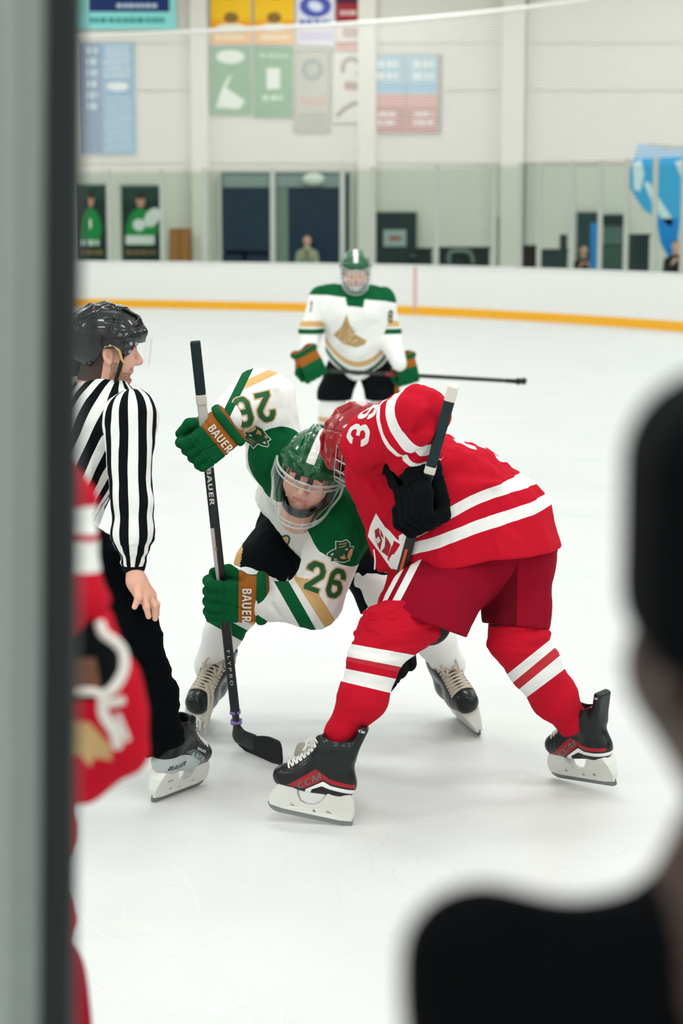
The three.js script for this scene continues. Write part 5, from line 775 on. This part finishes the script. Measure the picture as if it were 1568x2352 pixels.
// ---------- winger standing far behind ----------
{
  const t = thing('person', 'distant hockey player in white and green jersey standing with stick across thighs', 'person'), D = 14.9;
  const Q = (u, v, d = 0) => [u, v, D + d];
  const armR = blend([B(Q(740, 690), Q(714, 760, -0.05), 0.1, 0.085), B(Q(714, 760, -0.05), Q(712, 822, -0.25), 0.085, 0.062)], 0.04), armL = blend([B(Q(878, 695), Q(892, 770, -0.05), 0.1, 0.085), B(Q(892, 770, -0.05), Q(916, 835, -0.25), 0.085, 0.062)], 0.04);
  const torso = blend([B(Q(742, 685), Q(878, 690), 0.1, 0.1), B(Q(775, 705), Q(858, 708), 0.14, 0.14), B(Q(800, 720, -0.05), Q(805, 800, 0.02), 0.2, 0.18), B(Q(838, 720, -0.05), Q(838, 800, 0.02), 0.19, 0.17), B(Q(782, 800, 0.02), Q(786, 850, 0.08), 0.1, 0.1), B(Q(868, 800, 0.02), Q(866, 850, 0.08), 0.1, 0.1), B(Q(820, 800, 0), Q(822, 860, 0.05), 0.15, 0.14)], 0.06);
  const both = blend([torso, armR, armL], 0.03), wob = folds(0.012, 8, 6, 8, 4);
  const y = (v) => at(0, v, D).y, hem = (x, Y, z) => y(852) + 0.35 * Math.max(0, 0.3 - Math.abs(x - at(824, 800, D).x)) * -0.0 - Y + 0.12 * Math.pow(Math.abs(x - at(822, 800, D).x) / 0.2, 2) - 0.06;
  const hm2 = (x, Y, z) => Math.min(armR(x, Y, z), armL(x, Y, z)) < torso(x, Y, z) ? -1 : hem(x, Y, z);
  const j = shaped(both, (x, Y, z) => smin(smin(smax(torso(x, Y, z), hem(x, Y, z), 0.01), armR(x, Y, z), 0.03), armL(x, Y, z), 0.03) + wob(x, Y, z));
  const own = (x, Y, z) => Math.min(armR(x, Y, z), armL(x, Y, z)) - torso(x, Y, z), yokeF = (x, Y, z) => y(683) - Y - 0.28 * Math.max(0, Math.abs(x - at(816, 700, D).x) - 0.05) * -1 - (x > at(816, 700, D).x ? 0.12 * (x - at(816, 700, D).x) : 0);
  const yk = (x, Y, z) => y(683) - 0.1 * (x - at(816, 0, D).x) - 0.1 * Math.max(0, Math.abs(x - at(816, 0, D).x) - 0.22) - Y + 0.06 * (Math.abs(x - at(816, 0, D).x) < 0.07 ? -1 : 0);
  obj('jersey', painted(surface(j, 0.012), [own, yk, (x, Y) => (Y - y(735)) * (Y - y(749)), (x, Y) => (Y - y(753)) * (Y - y(765)), (x, Y, z) => Math.abs(hem(x, Y, z) + 0.05) - 0.016, (x, Y, z) => Math.abs(hem(x, Y, z) + 0.12) - 0.02], (v, x, Y, z) => v[1] < 0 ? C.green : v[0] < 0 ? (v[2] < 0 ? C.tan : v[3] < 0 ? C.green : C.white) : v[4] < 0 ? C.green : v[5] < 0 ? C.tan : C.white), CLOTH, t);
  const jersey = t.children[0];
  decal('front_crest', jersey, at(803, 760, D - 0.2), V(-0.05, 0, 1), V(0, 1, 0), 0.26, 0.26, canvas(256, 256, (g, w, h) => { g.clearRect(0, 0, w, h); g.fillStyle = '#b89561'; g.beginPath(); [[0.42, 0.02], [0.5, 0.3], [0.66, 0.6], [0.98, 0.78], [0.92, 0.9], [0.66, 0.98], [0.3, 0.86], [0.02, 0.62], [0.14, 0.5], [0.28, 0.36]].forEach(([x, Y], i) => i ? g.lineTo(x * w, Y * h) : g.moveTo(x * w, Y * h)); g.closePath(); g.fill(); g.fillStyle = '#e6e0cf'; for (let i = 0; i < 40; i++) g.fillRect((0.2 + rnd() * 0.5) * w, (0.4 + rnd() * 0.45) * h, 7, 7); g.fillStyle = '#7a6a3e'; for (let i = 0; i < 30; i++) g.fillRect((0.2 + rnd() * 0.5) * w, (0.35 + rnd() * 0.5) * h, 6, 6); }), 0.4);
  decal('sleeve_number', jersey, at(893, 727, D - 0.1), V(0.5, 0, 0.9), V(0, 1, 0), 0.13, 0.12, blockNumber('8', '#3a4a34', '#b89561'), 0.3);
  decal('sleeve_number', jersey, at(714, 705, D - 0.1), V(-0.5, 0, 0.9), V(0, 1, 0), 0.13, 0.12, blockNumber('1', '#3a4a34'), 0.3);
  const lR = blend([B(Q(788, 850, 0.1), Q(768, 905, -0.05), 0.135, 0.125), B(Q(768, 905, -0.05), Q(764, 960, -0.05), 0.125, 0.12)], 0.04), lL = blend([B(Q(862, 850, 0.1), Q(878, 905, -0.05), 0.135, 0.125), B(Q(878, 905, -0.05), Q(884, 960, -0.05), 0.125, 0.12)], 0.04), all = blend([lR, lL], 0.015);
  obj('shorts', painted(surface(shaped(all, (x, Y, z) => smax(all(x, Y, z), y(917) - Y, 0.01)), 0.012), [(x) => at(905, 880, D).x - x], (v) => v[0] < 0 ? C.bronze : C.black), CLOTH, t);
  for (const pts of [[Q(766, 905, -0.06), Q(762, 945, -0.06), Q(752, 1010, 0.05), Q(742, 1065, 0.08)], [Q(880, 905, -0.06), Q(884, 945, -0.06), Q(894, 1010, 0.05), Q(905, 1065, 0.08)]]) { const b = blend([B(pts[0], pts[1], 0.1, 0.1), B(pts[1], pts[2], 0.1, 0.08), B(pts[2], pts[3], 0.08, 0.06)], 0.03); obj('sock', painted(surface(b, 0.012), [(x, Y) => (Y - y(954)) * (Y - y(966)), (x, Y) => (Y - y(972)) * (Y - y(984))], (v) => v[0] < 0 ? C.tan : v[1] < 0 ? C.green : C.white), CLOTH, t); }
  makeSkate(t, skateFrame(V(at(735, 1090, D).x - 0.02, 0, -D - 0.3), V(at(735, 1090, D).x - 0.06, 0, -D + 0.0), V(0.1, 1, 0), 1.05), 'dark'); makeSkate(t, skateFrame(V(at(912, 1090, D).x, 0, -D - 0.3), V(at(912, 1090, D).x + 0.06, 0, -D), V(-0.1, 1, 0), 1.05), 'dark');
  const hm = headFrame(at(816, 624, D - 0.12), V(0.02, -0.18, 1), V(0, 1, 0.15)).multiply(new THREE.Matrix4().makeScale(1.08, 1.08, 1.08));
  makeHelmet(t, hm, 'green', { color: lin(0x0d4f2d), stripe: true, face: 'cage', cage: 0xd8dddd });
  makeBody(t, [B(Q(816, 680), Q(822, 820, 0.1), 0.09, 0.09), B(Q(816, 650, -0.05), Q(816, 690), 0.06, 0.08), B(Q(740, 690), Q(714, 760, -0.05), 0.05, 0.045), B(Q(878, 695), Q(892, 770, -0.05), 0.05, 0.045), B(Q(714, 760, -0.05), Q(712, 822, -0.25), 0.04, 0.03), B(Q(892, 770, -0.05), Q(916, 835, -0.25), 0.04, 0.03), B(Q(792, 850, 0.12), Q(764, 945, -0.03), 0.06, 0.05), B(Q(764, 945, -0.05), Q(742, 1060, 0.08), 0.05, 0.035), B(Q(856, 850, 0.12), Q(884, 945, -0.03), 0.06, 0.05), B(Q(884, 945, -0.05), Q(905, 1060, 0.08), 0.05, 0.035)], makeHead('far', {}), hm);
  const col = { main: C.green, band: C.bronze, trim: C.green, palm: lin(0xb08a5a) };
  const butt = at(694, 848, D - 0.42), bladeEnd = at(1206, 877, D + 0.2);
  const axis = butt.clone().sub(bladeEnd).normalize(), on = (u) => { const p = butt.clone(), a = butt.x, b = bladeEnd.x; let k = 0; for (let i = 0; i <= 400; i++) { const q = butt.clone().lerp(bladeEnd, i / 400), d = V(q.x, q.y - EYE, q.z), fw = -d.z * CT - d.y * ST; if (784 + FOCAL * q.x / fw >= u) { k = i / 400; break; } } return butt.clone().lerp(bladeEnd, k); };
  const heel = bladeEnd.clone(), s = makeStick('hockey_stick', 'dark hockey stick held level across the thighs of the distant player', butt, heel, heel.clone().add(V(0.02, -0.02, -0.3)), V(0.0, 0.12, 0.02), { bladeH: 0.07, bladeMat: std(0x14191a, 0.9), segs: [['grip_tape', 0, 0.12, 0.034, 0.028, std(0x1c2527, 0.95)], ['shaft', 0.12, 0.9, 0.03, 0.024, std(0x232322, 0.5)], ['shaft_band', 0.36, 0.44, 0.032, 0.026, std(0x8a2f2a, 0.5)]] });
  makeGlove(t, frame(on(716), V(-0.42, 0.9, 0.1), axis), 'green', col).scale.multiplyScalar(1.05); makeGlove(t, frame(on(932), V(-0.2, 0.95, 0.1), axis), 'green', col).scale.multiplyScalar(1.0);
}

// ---------- near red player, glass post and onlooker in the foreground ----------
{
  const t = thing('person', 'blurred hockey player in red close by, half hidden by the grey post', 'person');
  const q = (u, v, d = 2.72) => [u, v, d];
  // standing side-on with the forearm raised in front
  const torso = blend([B(q(-40, 1150, 2.95), q(20, 1160, 2.75), 0.11, 0.1), B(q(-60, 1200, 2.95), q(-50, 1700, 2.95), 0.16, 0.15), B(q(-50, 1700, 2.95), q(-40, 2320, 2.93), 0.15, 0.145)], 0.05);
  const arm = blend([B(q(40, 1150, 2.76), q(60, 1400, 2.66), 0.088, 0.076), B(q(60, 1400, 2.66), q(100, 1180, 2.72), 0.06, 0.06), B(q(95, 1190, 2.72), q(176, 1380, 2.72), 0.062, 0.042)], 0.04);
  const y = (v) => at(0, v, 2.72).y, both = blend([torso, arm], 0.03), w = folds(0.01, 9, 14, 9, 21), hem = (x, Y) => y(2300) - Y;
  const s1 = across([100, 1150], [260, 1180], [150, 1100]), tilt = (v0, v1) => (x, Y) => (Y + 0.35 * x - (y(v0) + 0.35 * at(200, 0, 2.72).x)) * (Y + 0.35 * x - (y(v1) + 0.35 * at(200, 0, 2.72).x));
  obj('jersey', painted(surface(shaped(both, (x, Y, z) => smax(both(x, Y, z) + w(x, Y, z), hem(x, Y), 0.01)), 0.01), [tilt(1165, 1225), tilt(1240, 1310), (x, Y) => (Y - y(2090)) * (Y - y(2130))], (v, x, Y, z) => v[0] < 0 || v[1] < 0 || v[2] < 0 ? C.white : C.red), CLOTH, t);
  obj('shorts', painted(surface(blend([B(q(-50, 2280, 2.93), q(-60, 2800, 2.95), 0.15, 0.14), B(q(60, 2260, 2.9), q(70, 2420, 2.9), 0.09, 0.1)], 0.05), 0.014), [], () => C.wine), CLOTH, t);
  obj('sock', painted(surface(blend([bone(V(-0.52, 0.52, -2.92), V(-0.5, 0.22, -2.95), 0.09, 0.06)], 0.02), 0.014), [], () => C.red), CLOTH, t); obj('sock', painted(surface(blend([bone(V(-0.6, 0.52, -3.1), V(-0.62, 0.22, -3.12), 0.09, 0.06)], 0.02), 0.014), [], () => C.red), CLOTH, t);
  makeSkate(t, skateFrame(V(-0.62, 0, -2.95), V(-0.36, 0, -2.98), V(0, 1, 0)), 'red'); makeSkate(t, skateFrame(V(-0.74, 0, -3.13), V(-0.48, 0, -3.16), V(0, 1, 0)), 'red');
  const hm = headFrame(at(-80, 900, 2.95), V(0.9, -0.1, -0.4), V(0, 1, 0)); makeHelmet(t, hm, 'red', { color: lin(0x9c1220), face: 'cage' });
  makeBody(t, [B(q(-70, 1000, 2.95), q(-60, 1200, 2.95), 0.055, 0.09), B(q(-60, 1200, 2.95), q(-50, 2300, 2.94), 0.11, 0.11), B(q(-50, 2300, 2.94), q(-60, 2800, 2.95), 0.08, 0.07), bone(V(-0.54, 0.6, -2.95), V(-0.51, 0.24, -2.95), 0.06, 0.035), bone(V(-0.58, 0.6, -3.05), V(-0.62, 0.24, -3.12), 0.06, 0.035), B(q(40, 1150, 2.76), q(60, 1400, 2.66), 0.045, 0.04), B(q(60, 1400, 2.66), q(100, 1190, 2.72), 0.035, 0.035), B(q(100, 1190, 2.72), q(180, 1400, 2.72), 0.035, 0.028)], makeHead('near', {}), hm);
  // glove: dark cuff, white roll, red fingers, tan palm
  const g = [B(q(196, 1440), q(205, 1520), 0.042, 0.045), B(q(205, 1520), q(225, 1600), 0.05, 0.052), B(q(225, 1600), q(240, 1700), 0.055, 0.056), B(q(282, 1560), q(300, 1720), 0.02, 0.022), B(q(270, 1700), q(290, 1735), 0.03, 0.026), B(q(200, 1720), q(225, 1770), 0.05, 0.03), B(q(160, 1740), q(190, 1800), 0.045, 0.03), B(q(255, 1560), q(270, 1640), 0.035, 0.04)];
  const f = blend(g, 0.02), pal = poly2([[150, 1640], [215, 1645], [262, 1700], [262, 1735], [225, 1722], [212, 1752], [195, 1720], [150, 1720]].map(([u, v]) => { const p = at(u, v, 2.7); return [p.x, p.y]; })), cuff = poly2([[150, 1400], [225, 1420], [262, 1480], [280, 1500], [275, 1550], [240, 1590], [150, 1600]].map(([u, v]) => { const p = at(u, v, 2.7); return [p.x, p.y]; })), skinny = poly2([[150, 1500], [225, 1500], [240, 1580], [150, 1590]].map(([u, v]) => { const p = at(u, v, 2.7); return [p.x, p.y]; }));
  const glove = obj('glove', painted(surface(f, 0.006), [(x, Y) => pal(x, Y), (x, Y) => cuff(x, Y), (x, Y) => skinny(x, Y)], (v) => v[0] < 0 ? lin(0xc9a878) : v[2] < 0 ? lin(0x7a5848) : v[1] < 0 ? C.black : C.red), CLOTH, t);
  obj('white_roll', [tube([at(228, 1430, 2.66), at(238, 1455, 2.65), at(262, 1472, 2.64), at(282, 1495, 2.64), at(284, 1540, 2.63), at(262, 1580, 2.62), at(240, 1600, 2.62), at(238, 1640, 2.62), at(262, 1680, 2.62), at(270, 1715, 2.63)], 0.0075, false, 8), tube([at(180, 1588, 2.64), at(225, 1592, 2.62), at(246, 1614, 2.62), at(285, 1608, 2.63)], 0.006, false, 8), tube([at(268, 1640, 2.63), at(292, 1700, 2.64)], 0.005, false, 8)], std(0xe3e1dc, 0.8), glove);
}
{ // glass post at the near boards, leaning a little
  const t = thing('glass_post', 'grey metal post of the near glass, out of focus at the left', 'post'), x = 0, z = 0; t.position.set(at(66, 1176, 1.7).x - 0.0165, 1.1, -1.66); t.rotation.z = -0.028;
  const alu = phys({ color: 0x9aa3a1, roughness: 0.42, metalness: 0.55 });
  obj('post', rbox(0.062, 3.0, 0.05, 0.012, x - 0.012, 1.5, z, 3), alu, t);
  obj('rubber_channel', rbox(0.05, 3.0, 0.04, 0.01, x + 0.022, 1.5, z - 0.004, 3), std(0x0d1a1d, 0.7), t);
  obj('front_rib', new THREE.CylinderGeometry(0.012, 0.012, 3.0, 16).translate(x - 0.008, 1.5, z + 0.026), alu, t);
  const b = thing('near_boards', 'rink boards on our side, below the view', 'boards');
  for (let i = -4; i < 5; i++) obj('board_panel', rbox(2.38, 1.05, 0.1, 0.01, i * 2.4, 0.525, -1.72), std(0xf2f3f1, 0.5), b);
  obj('cap_rail', rbox(22, 0.05, 0.2, 0.015, 0, 1.07, -1.72), std(0xe9ebe8, 0.5), b);
}
{ // onlooker close to the lens
  const t = thing('person', 'dark out-of-focus onlooker in a black jacket at the right edge', 'person'), c = at(1830, 1300, 1.05);
  const P = (u, v, d = 1.05) => at(u, v, d), J = blend([bone(P(1048, 2170), P(1120, 2152), 0.02, 0.02), bone(P(1120, 2152), P(1450, 2198), 0.02, 0.022), bone(P(1053, 2195), P(1130, 2900), 0.02, 0.04), bone(P(1155, 2335), P(1850, 2330), 0.05, 0.07), bone(P(1500, 2230), P(1850, 2160), 0.03, 0.085), bone(P(1330, 2500), P(1350, 3600), 0.075, 0.1), bone(P(1850, 2400), P(1850, 3600), 0.1, 0.11), bone(P(2300, 2260), P(1850, 2180), 0.06, 0.085), bone(P(2400, 2400), P(2450, 3000), 0.06, 0.06)], 0.035);
  obj('jacket', plain(surface(J, 0.012)), matte(0x05070a), t);
  const low = blend([bone(P(1500, 3600), V(0.1, 0.1, -1.05), 0.12, 0.08), bone(P(1850, 3600), V(0.32, 0.1, -1.05), 0.12, 0.08)], 0.04);
  obj('trousers', plain(surface(low, 0.015)), matte(0x05070a), t);
  const hm = headFrame(at(1825, 1440, 1.05), V(-0.35, 0.0, -1), V(0, 1, 0));
  makeBody(t, [bone(P(1830, 1900), P(1840, 2200), 0.058, 0.07), bone(P(1840, 2300), P(1840, 3500), 0.1, 0.1), bone(P(1500, 3600), V(0.1, 0.12, -1.05), 0.07, 0.05), bone(P(1850, 3600), V(0.32, 0.12, -1.05), 0.07, 0.05)], makeHead('onlooker', { skin: lin(0x33201a), hair: lin(0x0a0a0b) }), hm, [], lin(0x33201a));
  const cap = brick(at(1830, 1235, 1.06), 0.09, 0.09, 0.1, 0.055), cy = at(0, 1520, 1.05).y;
  obj('knit_cap', plain(surface(shaped(cap, (x, y, z) => smax(cap(x, y, z), cy - y, 0.01)), 0.007)), matte(0x05070a), t);
}
// ---------- people behind the far glass ----------
function spectator(label, u, v, d, coat, hair, more) {
  const t = thing('person', label, 'person'), h = at(u, v, d), X = h.x, Y = h.y, Z = h.z;
  const b = blend([bone(V(X - 0.14, Y - 0.3, Z), V(X + 0.14, Y - 0.3, Z), 0.08, 0.08), bone(V(X, Y - 0.32, Z), V(X, Y - 0.75, Z), 0.16, 0.15), bone(V(X - 0.2, Y - 0.32, Z), V(X - 0.24, Y - 0.58, Z + 0.05), 0.06, 0.05), bone(V(X + 0.2, Y - 0.32, Z), V(X + 0.24, Y - 0.58, Z + 0.05), 0.06, 0.05), bone(V(X - 0.24, Y - 0.58, Z + 0.05), V(X - 0.06, Y - 0.3, Z + 0.24), 0.05, 0.04), bone(V(X + 0.24, Y - 0.58, Z + 0.05), V(X + 0.06, Y - 0.3, Z + 0.24), 0.05, 0.04)], 0.04);
  obj('coat', plain(surface(b, 0.018)), std(coat, 0.9), t);
  const l = blend([bone(V(X - 0.09, Y - 0.8, Z), V(X - 0.1, 0.08, Z), 0.09, 0.06), bone(V(X + 0.09, Y - 0.8, Z), V(X + 0.1, 0.08, Z), 0.09, 0.06)], 0.03); obj('trousers', plain(surface(l, 0.02)), std(0x1a2228, 0.9), t);
  makeBody(t, [bone(V(X, Y - 0.1, Z), V(X, Y - 0.7, Z), 0.06, 0.09), bone(V(X - 0.24, Y - 0.58, Z + 0.05), V(X - 0.05, Y - 0.28, Z + 0.27), 0.03, 0.035), bone(V(X + 0.24, Y - 0.58, Z + 0.05), V(X + 0.05, Y - 0.28, Z + 0.27), 0.03, 0.035)], makeHead('spectator' + hair, { hair: lin(hair) }), headFrame(h, V(0, -0.1, 1), V(0, 1, 0)));
  more?.(X, Y, Z, t); return t;
}
spectator('onlooker in a pale olive top raising a camera behind the far glass', 705, 552, 46.2, 0x9aa48a, 0x5a3a26, (X, Y, Z) => { const c = thing('camera', 'small camera held up by the onlooker in the pale olive top', 'camera'); c.position.set(X, Y - 0.3, Z + 0.3); obj('body', rbox(0.13, 0.08, 0.05, 0.01, 0, 0.04, 0), std(0x2a3133, 0.5), c); obj('lens', new THREE.CylinderGeometry(0.03, 0.03, 0.05, 16).rotateX(Math.PI / 2).translate(0, 0.04, 0.045), std(0x8b9798, 0.3), c); });
spectator('onlooker in dark clothes at the right edge behind the far glass', 1552, 565, 42.5, 0x1b2023, 0x241a14);
spectator('onlooker in a dark red top behind the glass beside the blue post', 1340, 575, 45, 0x2a1d1f, 0x201712);

renderer.render(scene, camera);
